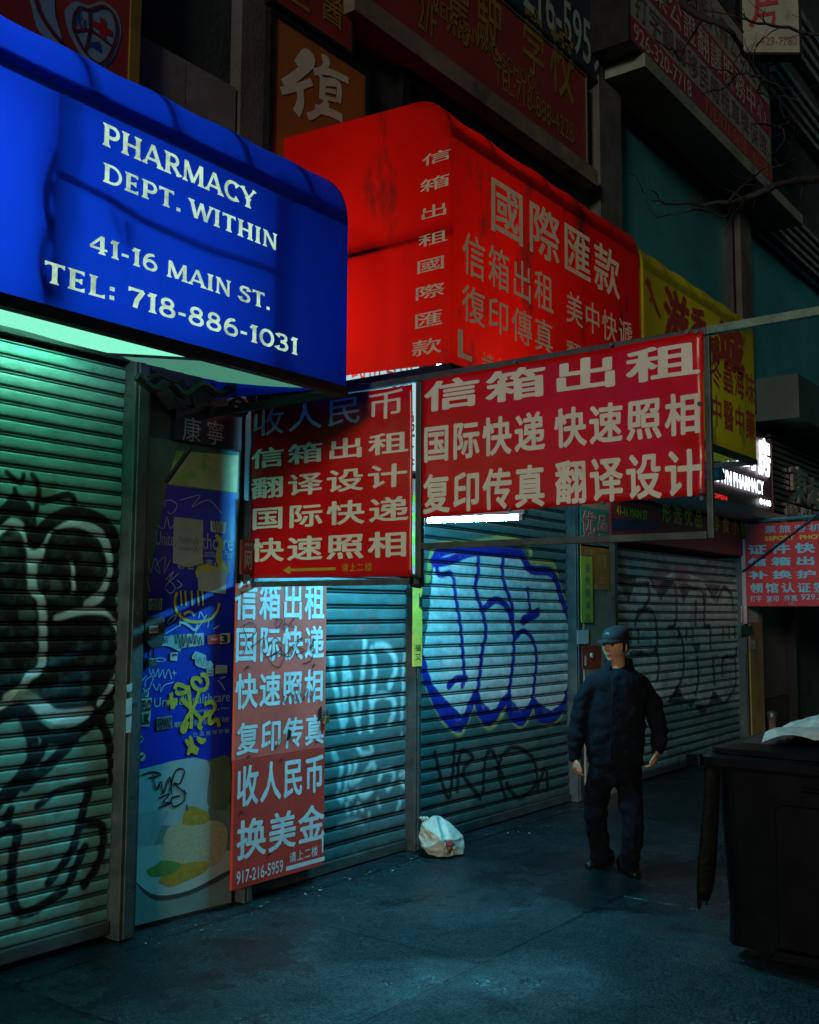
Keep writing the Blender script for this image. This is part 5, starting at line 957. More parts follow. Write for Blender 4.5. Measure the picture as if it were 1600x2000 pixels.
# the projecting banner at the right edge
XR2 = 13.0; P = XP(XR2); px = P.px
t = thing('projecting_banner', 'red projecting banner with pale blue characters and yellow English line at the right edge', 'banner', P.p(*px(1540, 1184), 0))
a0 = px(1459, 1150)[0]; a1 = a0+1.36; b0 = px(1462, 1184)[1]; b1 = px(1496, 1022)[1]
MB().poly(P, [(a0, b0), (a1, b0), (a1, b1), (a0, b1)], 0, .004).build('sheet', mat('banner_red2', (.40, .012, .015), .4, 0, .25, 3, stain=(.44, .16, .18), sscale=2.2, samt=.60), t)
mb = MB()
for s, lb, rt, bo, gp in (('票旅游机', (1494, 1042), (1604, 1022), .01, .25), ('证件快照', (1462, 1083), (1640, 1058), .04, .25), ('信箱出租', (1462, 1106), (1642, 1085), .04, .25), ('补换护照', (1464, 1131), (1644, 1112), .035, .25), ('领馆认证签', (1466, 1158), (1616, 1137), .03, .2), ('打字', (1466, 1175), (1488, 1163), .02, .1), ('复印', (1498, 1175), (1522, 1163), .02, .1), ('传真', (1532, 1174), (1558, 1162), .02, .1), ('929.361', (1566, 1171), (1622, 1160), .02, .1)):
    text(mb, P, s, lb, rt, bold=bo, off=.004, gap=gp)
mb.build('lettering', mat('sky_letters', (.10, .42, .60), .5, 0, .15), t)
mb = MB(); text(mb, P, 'SSPORT  PHOTO', (1495, 1056), (1622, 1043), bold=.03, off=.004); mb.build('lettering', mat('lemon2', (.42, .46, .04), .5), t)
t = thing('banner_frame', 'blue green pipe frame with a slanting brace carrying the projecting banner', 'frame', P.p(a0, b0, 0))
mt = mat('teal_pipe', (.03, .16, .21), .45, .2, .4)
MB().tube([P.p(a0+.18, b1+.03, .0), P.p(a1+.3, b1+.09, 0)], .024, 8).build('top_rail', mt, t)
p0 = P.p(*px(1453, 1117), .05); p1 = P.p(*px(1604, 1002), .05); MB().tube([p0, p1], .014, 8).build('brace', mat('navy_pipe', (.012, .025, .07), .45, .2, .3), t)
a_, b_ = px(1452, 1053); MB().bar(P.p(a_, b_, 0), P.p(a_, b0-.22, 0), .05, .03).build('upright', mat('pink_upright', (.38, .30, .33), .6, 0, .25), t)

# ------------------------------------------------------------------ figures: lofted rings grown into one skin
def grow(mb, name, voxel, m, parent, smooth=6, wr=0.0, ws=.05, seed=0, clipz=None):
    me = bpy.data.meshes.new('tmp'); me.from_pydata(mb.v, [], mb.f); bm = bmesh.new(); bm.from_mesh(me); bmesh.ops.recalc_face_normals(bm, faces=bm.faces); bm.to_mesh(me); bm.free()
    o = bpy.data.objects.new('tmp', me); COL.objects.link(o)
    r = o.modifiers.new('r', 'REMESH'); r.mode = 'VOXEL'; r.voxel_size = voxel
    if smooth: s = o.modifiers.new('s', 'SMOOTH'); s.iterations = smooth; s.factor = .5
    dg = bpy.context.evaluated_depsgraph_get(); out = bpy.data.meshes.new_from_object(o.evaluated_get(dg)); bpy.data.objects.remove(o); bpy.data.meshes.remove(me)
    n = len(out.vertices); V = np.zeros(n*3); out.vertices.foreach_get('co', V); V = V.reshape(-1, 3)
    if wr:
        N = np.zeros(n*3); out.vertices.foreach_get('normal', N); N = N.reshape(-1, 3)
        h = V@RT; f = vnoise(h*1.3+V[:, 2]*.5+50, V[:, 2]*.8-h*.4+50, ws, seed)+.6*vnoise(h*1.1-V[:, 2]*.7+50, V[:, 2]*.9+h*.5+50, ws*.55, seed+1)
        V = V+N*((np.abs(f-.8)*1.5-.35)*wr)[:, None]
    if clipz is not None: V[:, 2] = np.maximum(V[:, 2], clipz)
    out.vertices.foreach_set('co', V.ravel()); out.materials.clear(); out.materials.append(m); out.polygons.foreach_set('use_smooth', [True]*len(out.polygons)); out.update(); out.name = name
    return link(name, out, parent)
def loft(mb, rings, S, F, n=22):
    """rings: (centre, half-width along S, half-depth along F); stacked along their centres, capped"""
    k = len(mb.v)
    for c, rx, ry in rings:
        for j in range(n):
            t = 2*math.pi*j/n; mb.v.append(tuple(np.array(c)+S*rx*math.cos(t)+F*ry*math.sin(t)))
    for i in range(len(rings)-1):
        for j in range(n): mb.f.append((k+i*n+j, k+i*n+(j+1) % n, k+(i+1)*n+(j+1) % n, k+(i+1)*n+j))
    mb.f.append(tuple(k+j for j in range(n))[::-1]); mb.f.append(tuple(k+(len(rings)-1)*n+j for j in range(n)))
def limb(mb, pts, rad, n=14, hem=False): 
    P_ = smooth_pts3(pts, 5); R_ = np.interp(np.linspace(0, len(rad)-1, len(P_)), range(len(rad)), rad); mb.tube(P_, list(R_), n)
    for e, r in ((P_[0], R_[0]), (P_[-1], R_[-1]))[:1 if hem else 2]:
        blob(mb, e, r*.98)
def smooth_pts3(pts, n): 
    p = [np.array(q, float) for q in pts]; p = [p[0]]+p+[p[-1]]; out = []
    for i in range(1, len(p)-2):
        a, b, c, d = p[i-1:i+3]
        for j in range(n): t = j/n; out.append(0.5*((2*b)+(c-a)*t+(2*a-5*b+4*c-d)*t*t+(3*b-a-3*c+d)*t**3))
    out.append(p[-2]); return out
def blob(mb, c, r, sc=(1, 1, 1), S=None, F=None, U=None):
    S = np.array([1, 0, 0]) if S is None else S; F = np.array([0, 1, 0]) if F is None else F; U = np.array([0, 0, 1]) if U is None else U
    k = len(mb.v); nu, nv = 16, 10; c = np.array(c)
    mb.v.append(tuple(c-U*r*sc[2]))
    for i in range(1, nv):
        p = -math.pi/2+math.pi*i/nv
        for j in range(nu): t = 2*math.pi*j/nu; mb.v.append(tuple(c+S*r*sc[0]*math.cos(p)*math.cos(t)+F*r*sc[1]*math.cos(p)*math.sin(t)+U*r*sc[2]*math.sin(p)))
    mb.v.append(tuple(c+U*r*sc[2])); e = len(mb.v)-1
    for j in range(nu): mb.f.append((k, k+1+(j+1) % nu, k+1+j)); mb.f.append((e, e-nu+j, e-nu+(j+1) % nu))
    for i in range(nv-2):
        for j in range(nu): mb.f.append((k+1+i*nu+j, k+1+i*nu+(j+1) % nu, k+1+(i+1)*nu+(j+1) % nu, k+1+(i+1)*nu+j))

# the man
fl = on_z(1166, 1697); fr = on_z(1229, 1713); DL = (fl-C0).dot(FW); DR = (fr-C0).dot(FW); DM = (DL+DR)/2+.02
Rh = np.array([RT[0], RT[1], 0]); Rh /= np.linalg.norm(Rh); Fh = -np.array([FW[0], FW[1], 0]); Fh /= np.linalg.norm(Fh); Uh = np.array([0, 0, 1.0])
def turn(deg): c, s = math.cos(math.radians(deg)), math.sin(math.radians(deg)); return Fh*c-Rh*s, Rh*c+Fh*s      # forward, side (towards picture right) after turning to picture left
BF, BS = turn(14); HF, HS = turn(46)
J = lambda x, y, dz=0.0: at_depth(x, y, DM+dz)
man = thing('person', 'man in a black jacket, dark trousers and a dark cap walking on the sidewalk', 'person', tuple((fl+fr)/2))
M_skin = mat('skin', (.35, .175, .10), .55, 0, .2, 30, stain=(.27, .12, .07), sscale=14, samt=.58)
M_jkt = mat('black_jacket', (.0028, .0042, .0075), .9, 0, .35, 20, bump=.25, bscale=60, spec=.12); M_trs = mat('dark_trousers', (.002, .003, .006), .9, 0, .35, 20, bump=.2, bscale=80, spec=.12); M_shoe = mat('black_shoe', (.008, .008, .009), .35, 0, .3); M_cap = mat('navy_cap', (.003, .005, .008), .85, 0, .3, 30, bump=.2, bscale=120)
# body under the clothes, neck, head, hands in one skin
mb = MB()
hc = J(1202, 1261)
loft(mb, [(J(1203, 1490), .13, .10), (J(1203, 1440), .135, .105), (J(1204, 1370), .14, .10), (J(1205, 1330), .13, .085), (J(1206, 1312), .075, .065), (J(1206, 1300), .058, .060), (J(1204, 1285, -.01), .055, .060), (J(1203, 1270), .055, .058)], BS, BF)
# head
nu, nv = 56, 40; k0 = len(mb.v)
def headp(th, ph):
    x = math.cos(ph)*math.cos(th); y = math.cos(ph)*math.sin(th); z = math.sin(ph)      # x side, y forward, z up
    rx, ry, rz = .080, .097, .119
    X, Y, Z = x*rx, y*ry, z*rz
    if z < 0: X *= 1-.26*(-z)**1.6; Y *= 1-.05*(-z)
    if y > 0: Y -= .010*max(0, y)**4*(1 if z > -.6 else .4)
    g = lambda cx, cz, sx, sz: math.exp(-((X-cx)/sx)**2-((Z-cz)/sz)**2) if y > 0 else 0
    Y += .030*g(0, -.018, .012, .018)+.014*g(0, .004, .009, .022)+.008*g(.010, -.022, .008, .008)+.008*g(-.010, -.022, .008, .008)
    Y -= .013*g(.030, .006, .015, .011)+.013*g(-.030, .006, .015, .011)
    Y += .007*g(.030, .021, .020, .007)+.007*g(-.030, .021, .020, .007)
    Y += .007*g(.040, -.018, .018, .018)+.007*g(-.040, -.018, .018, .018)
    Y += .010*g(0, -.052, .020, .006)+.009*g(0, -.063, .017, .006)-.006*g(0, -.0575, .022, .003)-.005*g(0, -.076, .02, .007)
    Y += .014*g(0, -.095, .024, .015); X += .006*math.copysign(1, X)*g(.055, -.05, .03, .03) if abs(X) > .01 else 0
    return np.array([X, Y, Z])
for i in range(nv+1):
    ph = -math.pi/2+math.pi*i/nv
    for j in range(nu): q = headp(2*math.pi*j/nu, ph*.999); mb.v.append(tuple(hc+HS*q[0]+HF*q[1]+Uh*q[2]))
for i in range(nv):
    for j in range(nu): mb.f.append((k0+i*nu+j, k0+i*nu+(j+1) % nu, k0+(i+1)*nu+(j+1) % nu, k0+(i+1)*nu+j))
mb.f.append(tuple(k0+j for j in range(nu))[::-1]); mb.f.append(tuple(k0+nv*nu+j for j in range(nu)))
for s in (-1, 1): blob(mb, hc+HS*.080*s-HF*.006-Uh*.010, .030, (.34, .60, 1.05), HS, HF, Uh)
def hand(mb, wr, kn, palm_n, thumb_s, curl):
    """wr wrist, kn middle knuckle, palm_n the way the palm faces, thumb_s +1/-1 side of the thumb"""
    wr = np.array(wr); kn = np.array(kn); d = kn-wr; L = np.linalg.norm(d); d /= L; n = np.array(palm_n, float); n -= d*n.dot(d); n /= np.linalg.norm(n); s = np.cross(d, n)*thumb_s
    loft(mb, [(wr-d*.05, .026, .022), (wr, .026, .020), (wr+d*L*.4, .036, .016), (wr+d*L*.8, .041, .015), (kn, .040, .013)], s, n, 16)
    for i, (o, ln, rd) in enumerate(((.029, .070, .0088), (.010, .078, .0090), (-.010, .073, .0088), (-.028, .058, .0080))):
        b = kn+s*o-d*.006; pts = [b]; a = .0
        for seg, fr in enumerate((.45, .32, .23)):
            a += curl[i]*(1, 1.2, .9)[seg]; dd = d*math.cos(a)+n*math.sin(a)+s*(o*1.2); dd /= np.linalg.norm(dd); pts.append(pts[-1]+dd*ln*fr)
        mb.tube(pts, [rd*1.05, rd, rd*.94, rd*.78], 10); blob(mb, pts[-1], rd*.78)
    b = wr+d*L*.30+s*.028; p1 = b+(s*.55+d*.75+n*.25)*.034; p2 = p1+(s*.05+d*.95+n*.35)*.028; p3 = p2+(d*.95+n*.3-s*.15)*.022
    mb.tube([b-s*.012, b, p1, p2, p3], [.013, .0125, .0108, .0098, .0080], 10); blob(mb, p3, .008)
hand(mb, J(1122, 1483, -.02), J(1124, 1502, -.05), Rh*.9-Fh*.2, 1, (.35, .42, .48, .55)); hand(mb, J(1283, 1470, -.10), J(1279, 1490, -.13), -Rh*.9-Fh*.2, -1, (.38, .45, .5, .55))
limb(mb, [J(1164, 1347), J(1142, 1374, .015), J(1130, 1412, .015), J(1123, 1470, -.01), J(1122, 1485, -.02)], [.032, .032, .032, .028, .026]); limb(mb, [J(1248, 1347), J(1272, 1374, .01), J(1288, 1412, .0), J(1286, 1455, -.07), J(1283, 1472, -.10)], [.032, .032, .032, .028, .026])
limb(mb, [J(1180, 1490), J(1166, 1590, (DL-DM)*.5), at_depth(1174, 1668, DL+.01)], [.07, .05, .036]); limb(mb, [J(1226, 1490), J(1234, 1590, (DR-DM)*.5-.02), at_depth(1228, 1676, DR+.03)], [.07, .05, .036])
grow(mb, 'body', .0052, M_skin, man, 3)
# eyes, brows and mouth line
for s in (-1, 1):
    e = hc+HS*.030*s+HF*(.083-.010)+Uh*.005; mb = MB(); blob(mb, e, .0125, (1.25, .8, .62), HS, HF, Uh); o = mb.build('eye', mat('eye', (.03, .022, .018), .25, 0, .1), man, smooth=True)
    mb = MB(); pts = [hc+HS*(.030*s+u*.018)+HF*(.0875-.10*abs(.030*s+u*.018))+Uh*(.0215-.004*u*u) for u in (-1, -.5, 0, .5, 1)]; mb.tube(pts, [.003, .005, .0055, .005, .003], 6); mb.build('eyebrow', mat('hair', (.010, .009, .009), .6), man, smooth=True)
mb = MB(); pts = [hc+HS*u*.021+HF*(.0855-.10*(u*.021)**2*60)+Uh*(-.0575-.004*u*u) for u in (-1, -.5, 0, .5, 1)]; mb.tube(pts, [.0015, .003, .0034, .003, .0015], 6); mb.build('mouth', mat('lip', (.16, .06, .05), .5), man, smooth=True)
# hair below the cap: a thin shell over the back and sides of the skull
mb = MB(); n_ = 34; m_ = 8; k1_ = 0
for i in range(n_+1):
    th = math.radians(160+220*i/n_)
    for j in range(m_+1):
        ph = math.radians(-22+62*j/m_); q = headp(th, ph); e_ = 1.07+.01*math.sin(i*2.3+j)
        if j == 0: e_ = .985
        mb.v.append(tuple(hc+HS*q[0]*e_+HF*(q[1]*e_-.002)+Uh*q[2]))
for i in range(n_):
    for j in range(m_): mb.f.append((i*(m_+1)+j, (i+1)*(m_+1)+j, (i+1)*(m_+1)+j+1, i*(m_+1)+j+1))
mb.build('hair', mat('hair', (.010, .009, .009), .6, bump=.4, bscale=160), man, smooth=True)
# cap: crown, brim, emblem
mb = MB(); U2 = Uh*.985+HF*.12; U2 /= np.linalg.norm(U2); F2 = HF-U2*HF.dot(U2); F2 /= np.linalg.norm(F2); cc = hc+Uh*.063-HF*.008
rings = [(cc-U2*.018, .084, .102), (cc+U2*.006, .085, .103), (cc+U2*.028-F2*.004, .081, .096), (cc+U2*.046-F2*.010, .069, .080), (cc+U2*.058-F2*.016, .050, .058), (cc+U2*.064-F2*.018, .028, .032), (cc+U2*.066-F2*.018, .010, .011)]
loft(mb, rings, HS, F2, 32); mb.build('cap', M_cap, man, smooth=True)
mb = MB(); k1 = []; 
for i in range(15):
    u = -1+2*i/14; k1.append((cc+HS*.079*u+F2*(.095*math.sqrt(max(0, 1-(u*.95)**2))-.004)-U2*.008, cc+HS*.080*u+F2*(.095*math.sqrt(max(0, 1-(u*.95)**2))+.082*math.sqrt(max(0, 1-u*u)))-U2*(.016+.016*u*u)))
V = [tuple(p) for a, b in k1 for p in (a, b)]; V2 = [tuple(np.array(p)-U2*.006) for p in V]; n1 = len(V)
F_ = [(2*i, 2*i+1, 2*i+3, 2*i+2) for i in range(14)]; mb.add(V+V2, F_+[tuple(x+n1 for x in f[::-1]) for f in F_]+[(2*i+1, 2*i+1+n1, 2*i+3+n1, 2*i+3) for i in range(14)]); mb.build('cap_brim', M_cap, man, smooth=True)
mb = MB(); ec = cc+F2*.097+U2*.024; mb.add([tuple(ec+HS*.016*math.cos(t)+U2*.013*math.sin(t)-F2*.006*abs(math.sin(t))) for t in np.linspace(0, 2*math.pi, 12, endpoint=False)], [tuple(range(12))]); mb.build('cap_emblem', mat('cap_thread', (.14, .18, .13), .6), man)
# jacket
mb = MB()
loft(mb, [(J(1202, 1500), .160, .125), (J(1201, 1490), .182, .140), (J(1201, 1478), .186, .142), (J(1201, 1450), .198, .150), (J(1202, 1400), .196, .148), (J(1204, 1358), .194, .140), (J(1205, 1332), .188, .128), (J(1206, 1319), .168, .116), (J(1207, 1309)-BF*.008, .124, .100), (J(1209, 1301)-BF*.022, .088, .078), (J(1210, 1295)-BF*.030, .074, .064)], BS, BF, 28)
limb(mb, [J(1160, 1340, .01), J(1140, 1370, .02), J(1129, 1413, .015), J(1124, 1447, -.01), J(1122, 1478, -.02)], [.078, .066, .058, .054, .042])
limb(mb, [J(1250, 1340, .01), J(1272, 1372, .02), J(1285, 1413, .0), J(1288, 1440, -.05), J(1284, 1466, -.09)], [.078, .066, .059, .055, .042])
grow(mb, 'jacket', .010, M_jkt, man, 4, .017, .085, 60)
# stand-up collar left open at the throat
mb = MB(); V = []; nC = 26
for i in range(nC+1):
    a = math.radians(122+296*i/nC); rr_ = .083; c = J(1209, 1298)-BF*.012
    for dz, r in ((-.035, .082), (.006, rr_-.008), (.038, rr_-.002), (.038, rr_+.008), (-.004, rr_+.012), (-.045, .112)): V.append(tuple(c+BS*math.cos(a)*r*.98+BF*math.sin(a)*r+Uh*(dz*(1 if i not in (0, nC) else .7))))
F_ = [(i*6+j, i*6+j+1, (i+1)*6+j+1, (i+1)*6+j) for i in range(nC) for j in range(5)]; mb.add(V, F_); mb.build('collar', M_jkt, man, smooth=True)
mb = MB(); pts = [J(1200, 1322)+BF*.128, J(1199, 1355)+BF*.147, J(1197, 1400)+BF*.155, J(1196, 1450)+BF*.155, J(1196, 1484)+BF*.148]; mb.tube(pts, .0045, 6); mb.build('zip', mat('zip_metal', (.02, .024, .028), .35, .7, .2), man)
mb = MB(); mb.bar(pts[0], pts[0]-Uh*.035, .008, .004); mb.build('zip_pull', M_steel, man)
# trousers
mb = MB()
loft(mb, [(J(1203, 1440), .150, .115), (J(1203, 1475), .160, .125), (J(1202, 1505), .158, .122), (J(1201, 1528), .140, .110)], BS, BF)
limb(mb, [J(1178, 1505), J(1166, 1548, (DL-DM)*.3), J(1164, 1600, (DL-DM)*.6-.02), at_depth(1170, 1645, DL-.01), at_depth(1174, 1681, DL+.01)], [.098, .088, .076, .072, .074], hem=True)
limb(mb, [J(1226, 1505), J(1231, 1548, (DR-DM)*.3), J(1236, 1600, (DR-DM)*.6-.03), at_depth(1233, 1645, DR-.01), at_depth(1229, 1692, DR+.03)], [.098, .086, .074, .068, .068], hem=True)
grow(mb, 'trousers', .011, M_trs, man, 4, .019, .075, 70)
def shoe(heel, toe):
    h = np.array(heel); t_ = np.array(toe); h[2] = t_[2] = 0; d = t_-h; L = np.linalg.norm(d); d /= L; s = np.cross(d, Uh); mb = MB()
    R_ = [(0, .030, .05), (.06, .038, .055), (.25, .040, .055), (.45, .043, .048), (.65, .048, .036), (.85, .042, .026), (.97, .026, .018)]
    loft(mb, [(h+d*L*u+Uh*(hh*.75), rx, hh) for u, rx, hh in R_], s, Uh, 18)
    return grow(mb, 'shoe', .007, M_shoe, man, 3, clipz=.002)
ls = on_z(1130, 1698); lh = on_z(1196, 1684); shoe(lh, lh+(ls-lh)/np.linalg.norm(ls-lh)*.27)
rc = on_z(1229, 1704); rd = Fh*.96+Rh*.22; rd /= np.linalg.norm(rd); shoe(rc-rd*.14, rc+rd*.14)

# ------------------------------------------------------------------ white plastic bag on the ground
bc = on_z(862, 1672); DB = (bc-C0).dot(FW)
def bagpt(x, y, dz): p = at_depth(x, y, DB+dz); p[2] = max(p[2], .004); return p
bm = bmesh.new()
for x, y, dz in ((813, 1632, .02), (822, 1606, .02), (846, 1591, .05), (862, 1593, .08), (884, 1607, .06), (909, 1632, .05), (911, 1655, .02), (909, 1670, 0), (890, 1677, -.04), (868, 1683, -.10), (836, 1674, -.06), (820, 1655, -.03), (842, 1625, -.10), (862, 1640, -.14), (840, 1655, -.12), (888, 1640, -.06), (880, 1660, -.10), (856, 1608, -.05), (850, 1600, .22), (880, 1640, .26), (830, 1640, .22), (860, 1672, .24), (900, 1660, .2)):
    bm.verts.new(bagpt(x, y, dz))
bmesh.ops.convex_hull(bm, input=bm.verts); bmesh.ops.delete(bm, geom=[v for v in bm.verts if not v.link_faces], context='VERTS')
bmesh.ops.triangulate(bm, faces=bm.faces)
for _ in range(4): bmesh.ops.subdivide_edges(bm, edges=bm.edges, cuts=1, use_grid_fill=True)
for _ in range(5): bmesh.ops.smooth_vert(bm, verts=bm.verts, factor=.5, use_axis_x=True, use_axis_y=True, use_axis_z=True)
bm.normal_update(); V = np.array([v.co[:] for v in bm.verts]); h = (V-bc)@Rh; z = V[:, 2]
cr_ = np.abs(vnoise(h*1.0+z*.7+9, z-h*.4+9, .05, 81)-.5)*-.018+np.abs(vnoise(h+9, z+9, .11, 83)-.5)*-.03
fold = -.030*np.exp(-((h-.02-(.20-z)*.35)/.016)**2)
for v, a, f_ in zip(bm.verts, cr_, fold): v.co += v.normal*(a+(f_ if v.normal.dot(Vector(Fh)) > .2 else 0)); v.co.z = max(v.co.z, .003)
me = bpy.data.meshes.new('bag_skin'); bm.to_mesh(me); bm.free(); me.polygons.foreach_set('use_smooth', [True]*len(me.polygons))
me.materials.append(mat('white_plastic', (.50, .54, .48), .38, 0, .2, 7, bump=.5, bscale=22, stain=(.48, .42, .30), sscale=6, samt=.66))
t = thing('plastic_bag', 'full white plastic bag slumped on the ground below the blue graffiti shutter', 'bag', tuple(bc)); link('bag_skin', me, t)
mb = MB(); c = bagpt(878, 1650, -.092)
for i in range(7): blob(mb, c+Rh*rng.uniform(-.012, .012)+Uh*rng.uniform(-.03, .03), .014, (1, 1, 1.3))
mb.build('red_contents', mat('red_wrapper', (.34, .05, .045), .4, 0, .3), t, smooth=True)
mb = MB(); c = bagpt(827, 1602, .03)
for i in range(3): mb.tube([c+Rh*.02*i, c+Rh*(.02*i-.02)+Uh*.02, c+Rh*(.02*i-.03)+Uh*.012], [.014, .010, .004], 6)
mb.build('knot', mat('white_plastic', (.66, .68, .60), .38), t, smooth=True)

# ------------------------------------------------------------------ black rubbish container at the right edge
XBIN, YBIN = 5.22, 1.985
t = thing('rubbish_container', 'large black wheeled rubbish container at the right edge of the sidewalk', 'container', (XBIN+.5, 1.2, 0))
M_bin = mat('black_plastic', (.0025, .0035, .005), .42, 0, .4, 6, bump=.05, bscale=30, spec=.12)
def rbox(x0, x1, y0, y1, r, n=6):
    pts = []
    for cx, cy, a0 in ((x1-r, y1-r, 0), (x0+r, y1-r, 90), (x0+r, y0+r, 180), (x1-r, y0+r, 270)):
        for i in range(n+1): a = math.radians(a0+90*i/n); pts.append((cx+r*math.cos(a), cy+r*math.sin(a)))
    return pts
def stack(secs):
    mb = MB(); n = len(secs[0][0])
    for pts, z in secs: mb.v += [(x, y, z) for x, y in pts]
    for i in range(len(secs)-1):
        for j in range(n): mb.f.append((i*n+j, i*n+(j+1) % n, (i+1)*n+(j+1) % n, (i+1)*n+j))
    mb.f.append(tuple(range(n))[::-1]); mb.f.append(tuple(range((len(secs)-1)*n, len(secs)*n))); return mb
x0, x1, y0, y1 = XBIN, XBIN+.95, YBIN-1.35, YBIN
stack([(rbox(x0+.03, x1-.03, y0+.04, y1-.03, .08), .06), (rbox(x0+.03, x1-.03, y0+.04, y1-.03, .10), .22), (rbox(x0+.012, x1, y0+.01, y1-.005, .10), .72), (rbox(x0+.01, x1, y0, y1, .10), .93)]).build('body', M_bin, t)
stack([(rbox(x0-.05, x1+.05, y0-.05, y1+.05, .07), .931), (rbox(x0-.055, x1+.055, y0-.055, y1+.055, .07), .945), (rbox(x0-.055, x1+.055, y0-.055, y1+.055, .07), .985), (rbox(x0-.03, x1+.03, y0-.03, y1+.03, .06), 1.0)]).build('rim', M_bin, t)
stack([(rbox(x0-.02, x1, y0, y1+.01, .06), 1.004), (rbox(x0-.02, x1, y0, y1+.01, .06), 1.03), (rbox(x0+.08, x1-.1, y0+.1, y1-.1, .06), 1.055)]).build('lid', M_bin, t)
mb = MB(); mb.tube([(x0+.02, y1+.03, .955), (x0+.03, y1+.075, .955), (x0+.35, y1+.075, .955), (x0+.35, y1+.03, .955)], .017, 8); mb.build('handle', M_bin, t)
mb = MB(); mb.box(x0-.03, x0+.03, y1+.055, y1+.13, .93, .99); mb.build('hinge', M_bin, t, bevel=.006)
for y in (y1-.14, y0+.2):
    for x in (x0+.13, x1-.13):
        mb = MB(); mb.lathe([(.02, -.024), (.085, -.024), (.095, -.014), (.095, .014), (.085, .024), (.02, .024)], (0, 0, 0), 20); R_ = Matrix.Translation((x, y, .099)) @ Matrix.Rotation(math.pi/2, 4, 'X') @ Matrix.Rotation(.4, 4, 'Y'); mb.v = [tuple(R_ @ Vector(v)) for v in mb.v]; wh = mb.build('wheel', mat('rubber', (.01, .01, .01), .6), t, smooth=False)
        MB().box(x-.035, x+.035, y-.03, y+.03, .10, .135).build('caster', M_steel, t)
for i in range(6): MB().box(x0-.004, x0+.03, y1-.34-.15*i, y1-.31-.15*i, .26, .78).build('rib', M_bin, t, bevel=.006)
mb = MB(); mb.tube([(x0-.015, y0+.25, .865), (x0-.035, y0+.4, .86), (x0-.035, y0+.75, .86), (x0-.015, y0+.9, .865)], .012, 8); mb.build('side_grip', M_bin, t)
# raised front panel with a base lip
PB_ = XP(x0-.002); e0 = PB_.px(1519, 1700)[0]
mb = MB(); mb.poly(PB_, [(e0, .10), (e0+.72, .10), (e0+.72, .78), (e0+.03, .78), (e0, .75)], .022, .03); mb.build('front_panel', M_bin, t, bevel=.008)
mb = MB(); mb.poly(PB_, [(e0-.03, .045), (e0+.75, .045), (e0+.75, .095), (e0-.01, .095)], .045, .05); mb.build('base_lip', M_bin, t, bevel=.008)
# torn bin liner hanging off its rim
DH = (np.array([x0, y1+.1, .9])-C0).dot(FW)-.05; mb = MB(); secs = [(1392, 1488, 15), (1391, 1520, 15), (1390, 1560, 16), (1387, 1600, 17), (1384, 1650, 18), (1380, 1700, 18.5), (1377, 1735, 16.5), (1374, 1758, 12)]
loft(mb, [(at_depth(x, y, DH), h*DH/FPX, .018+.004*math.sin(i*1.7)) for i, (x, y, h) in enumerate(secs)], Rh, Fh, 16)
o = mb.build('torn_bin_liner', mat('black_film', (.003, .0035, .004), .6, 0, .3, 8, bump=.5, bscale=18, spec=.1), smooth=True); tag(o, 'torn black bin liner hanging from the left end of the container rim', 'bin liner')
mb = MB(); 
for x, y0_, y1_, h in ((1367, 1750, 1776, 5), (1376, 1752, 1764, 2), (1381, 1752, 1768, 2.2)): loft(mb, [(at_depth(x+2, y0_, DH), h*1.4*DH/FPX, .01), (at_depth(x, (y0_+y1_)/2, DH), h*DH/FPX, .008), (at_depth(x-1, y1_, DH), h*.5*DH/FPX, .004)], Rh, Fh, 8)
mb.build('frayed_end', MATS['black_film'], o, smooth=True)
# crumpled clear sheet lying on the lid
mb = MB(); V = []; n = 26
for i in range(n+1):
    for j in range(n+1):
        u, v = i/n, j/n; x = x0+.10+.74*u; y = y1-.22-.95*v; zz = 1.07+.13*math.sin(min(1, u*1.4)*math.pi*.5)*min(1, v*2.5)+.05*abs(math.sin(u*9+v*5))*.5+.03*abs(math.sin(u*17-v*11))
        V.append((x, y, zz if 0 < i < n and 0 < j < n else zz-.01))
mb.add(V, [(i*(n+1)+j, (i+1)*(n+1)+j, (i+1)*(n+1)+j+1, i*(n+1)+j+1) for i in range(n) for j in range(n)])
o = mb.build('plastic_sheet', mat('milky_film', (.50, .60, .56), .25, 0, .4, 9, bump=.5, bscale=14), smooth=True); tag(o, 'crumpled milky plastic sheet lying on the black container lid', 'plastic sheet')
# standpipe
q = on_y(1510, 1452, 4.15); t = thing('standpipe', 'short rusty standpipe with a capped top in front of the dark entrance', 'pipe', (q[0], q[1], 0)); ztop = on_y(1510, 1388, 4.15)[2]
MB().lathe([(.045, 0), (.045, ztop-.07)], (q[0], q[1], 0), 16).build('pipe', mat('rust', (.16, .09, .07), .7, .3, .5, 8, bump=.3), t, smooth=True); MB().lathe([(.058, 0), (.058, .05), (.04, .07)], (q[0], q[1], ztop-.07), 16).build('cap', M_steel, t)
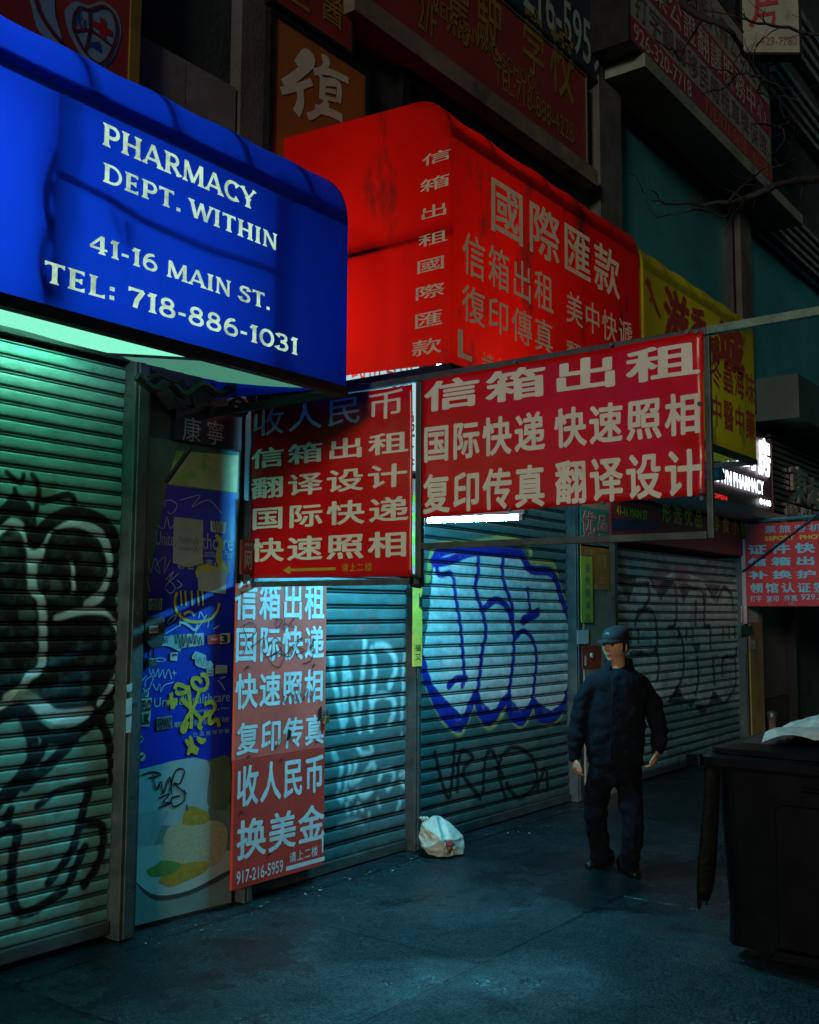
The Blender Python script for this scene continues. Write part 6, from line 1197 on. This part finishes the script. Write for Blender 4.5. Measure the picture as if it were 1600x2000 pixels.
# ------------------------------------------------------------------ bare street tree: trunk at the kerb off to the right, limbs reaching into view
t = thing('street_tree', 'bare street tree with thin dark branches reaching in from the upper right', 'tree', (9.2, .9, 0))
M_bark = mat('dark_bark', (.020, .018, .017), .8, 0, .4, 20, bump=.5, bscale=30)
r = np.random.RandomState(5)
MB().tube(smooth_pts3([(9.2, .9, 0), (9.22, .92, 1.5), (9.16, .95, 3.2), (9.2, .95, 4.6), (9.1, 1.0, 6.2), (9.15, 1.05, 8.5)], 4), [.17-.006*i for i in range(21)], 12).build('trunk', M_bark, t, smooth=True)
mb = MB(); kk = S2((1000, 0), 2.667)
def bpx(D, r0, r1, *q, start=None, tw=0, ln=.35):
    pts = [at_depth(x, y, D+.25*math.sin(i*1.3)) for i, (x, y) in enumerate(kk(*q))]
    if start is not None: pts = [np.array(start)]+pts
    P_ = smooth_pts3(pts, 4); P_ = [p+r.randn(3)*.006 for p in P_]; n = len(P_); mb.tube(P_, list(np.linspace(r0, r1, n)), 6)
    for _ in range(tw):
        i = r.randint(n//4, n-1); p = P_[i]; d = P_[i]-P_[i-1]; d /= np.linalg.norm(d)+1e-9; v = d+r.randn(3)*.7; v /= np.linalg.norm(v); L = ln*r.uniform(.4, 1.2); T = [p]; 
        for s in range(4): v = v+r.randn(3)*.25; v /= np.linalg.norm(v); T.append(T[-1]+v*L/4)
        mb.tube(T, [r1*1.1, r1*.9, r1*.75, r1*.5, .002], 4)
        if r.rand() < .6:
            v2 = v+r.randn(3)*.6; v2 /= np.linalg.norm(v2); mb.tube([T[2], T[2]+v2*L*.3, T[2]+v2*L*.5+r.randn(3)*.02], [.004, .003, .002], 4)
bpx(9.0, .05, .007, (1700, 925), (1600, 935), (1480, 940), (1360, 975), (1250, 1020), (1150, 1050), (1000, 1065), (900, 1062), (770, 1070), start=(9.15, 1.0, 5.2), tw=14)
bpx(9.0, .012, .004, (1150, 1050), (1110, 1130), (1020, 1100), (940, 1095), (850, 1115), (740, 1120), (700, 1020), (660, 960), tw=5, ln=.25)
bpx(9.0, .010, .004, (800, 1065), (765, 1030), (750, 1000), (720, 985)); bpx(9.0, .012, .004, (1130, 1045), (1190, 980), (1250, 930), (1310, 880), (1400, 860), (1500, 820), tw=6, ln=.3)
bpx(8.6, .05, .006, (1500, -260), (1150, -160), (900, 0), (1000, 90), (1130, 150), (1200, 260), (1280, 370), (1320, 420), start=(9.12, 1.02, 8.2), tw=12)
bpx(8.6, .012, .004, (1300, 400), (1200, 380), (1160, 390), (1100, 360), (960, 350), tw=4); bpx(8.6, .010, .004, (1165, 390), (1120, 450), (1060, 470), (980, 490), tw=3, ln=.2); bpx(8.6, .010, .004, (1310, 415), (1280, 470), (1330, 500), (1400, 500), (1480, 520), tw=3)
bpx(8.8, .022, .005, (1800, 215), (1600, 185), (1400, 140), (1250, 110), (1120, 75), (1010, 50), start=(9.12, 1.0, 7.0), tw=8); bpx(8.8, .014, .004, (1250, 640), (1400, 660), (1420, 720), (1380, 780), tw=4, ln=.25); bpx(8.7, .012, .004, (1000, 90), (900, 240), (830, 260), (760, 220), (720, 200), tw=3); bpx(8.7, .010, .004, (830, 260), (880, 310), (960, 350), tw=2)
mb.build('crown', M_bark, t, smooth=True)
# litter along the wall foot
mb = MB()
for i in range(60):
    x = r.uniform(3.6, 8.5); y = 4.45-abs(r.randn())*.10; a = r.rand()*6; s = r.uniform(.004, .014); mb.add([(x+s*math.cos(a+k*1.57+r.rand()*.5), y+s*math.sin(a+k*1.57+r.rand()*.5)*.8, .004+r.rand()*.006) for k in range(4)], [(0, 1, 2, 3)])
o = mb.build('litter', mat('litter_paper', (.30, .34, .34), .7, 0, .4)); tag(o, 'tiny scraps of litter along the foot of the shutters', kind='stuff')
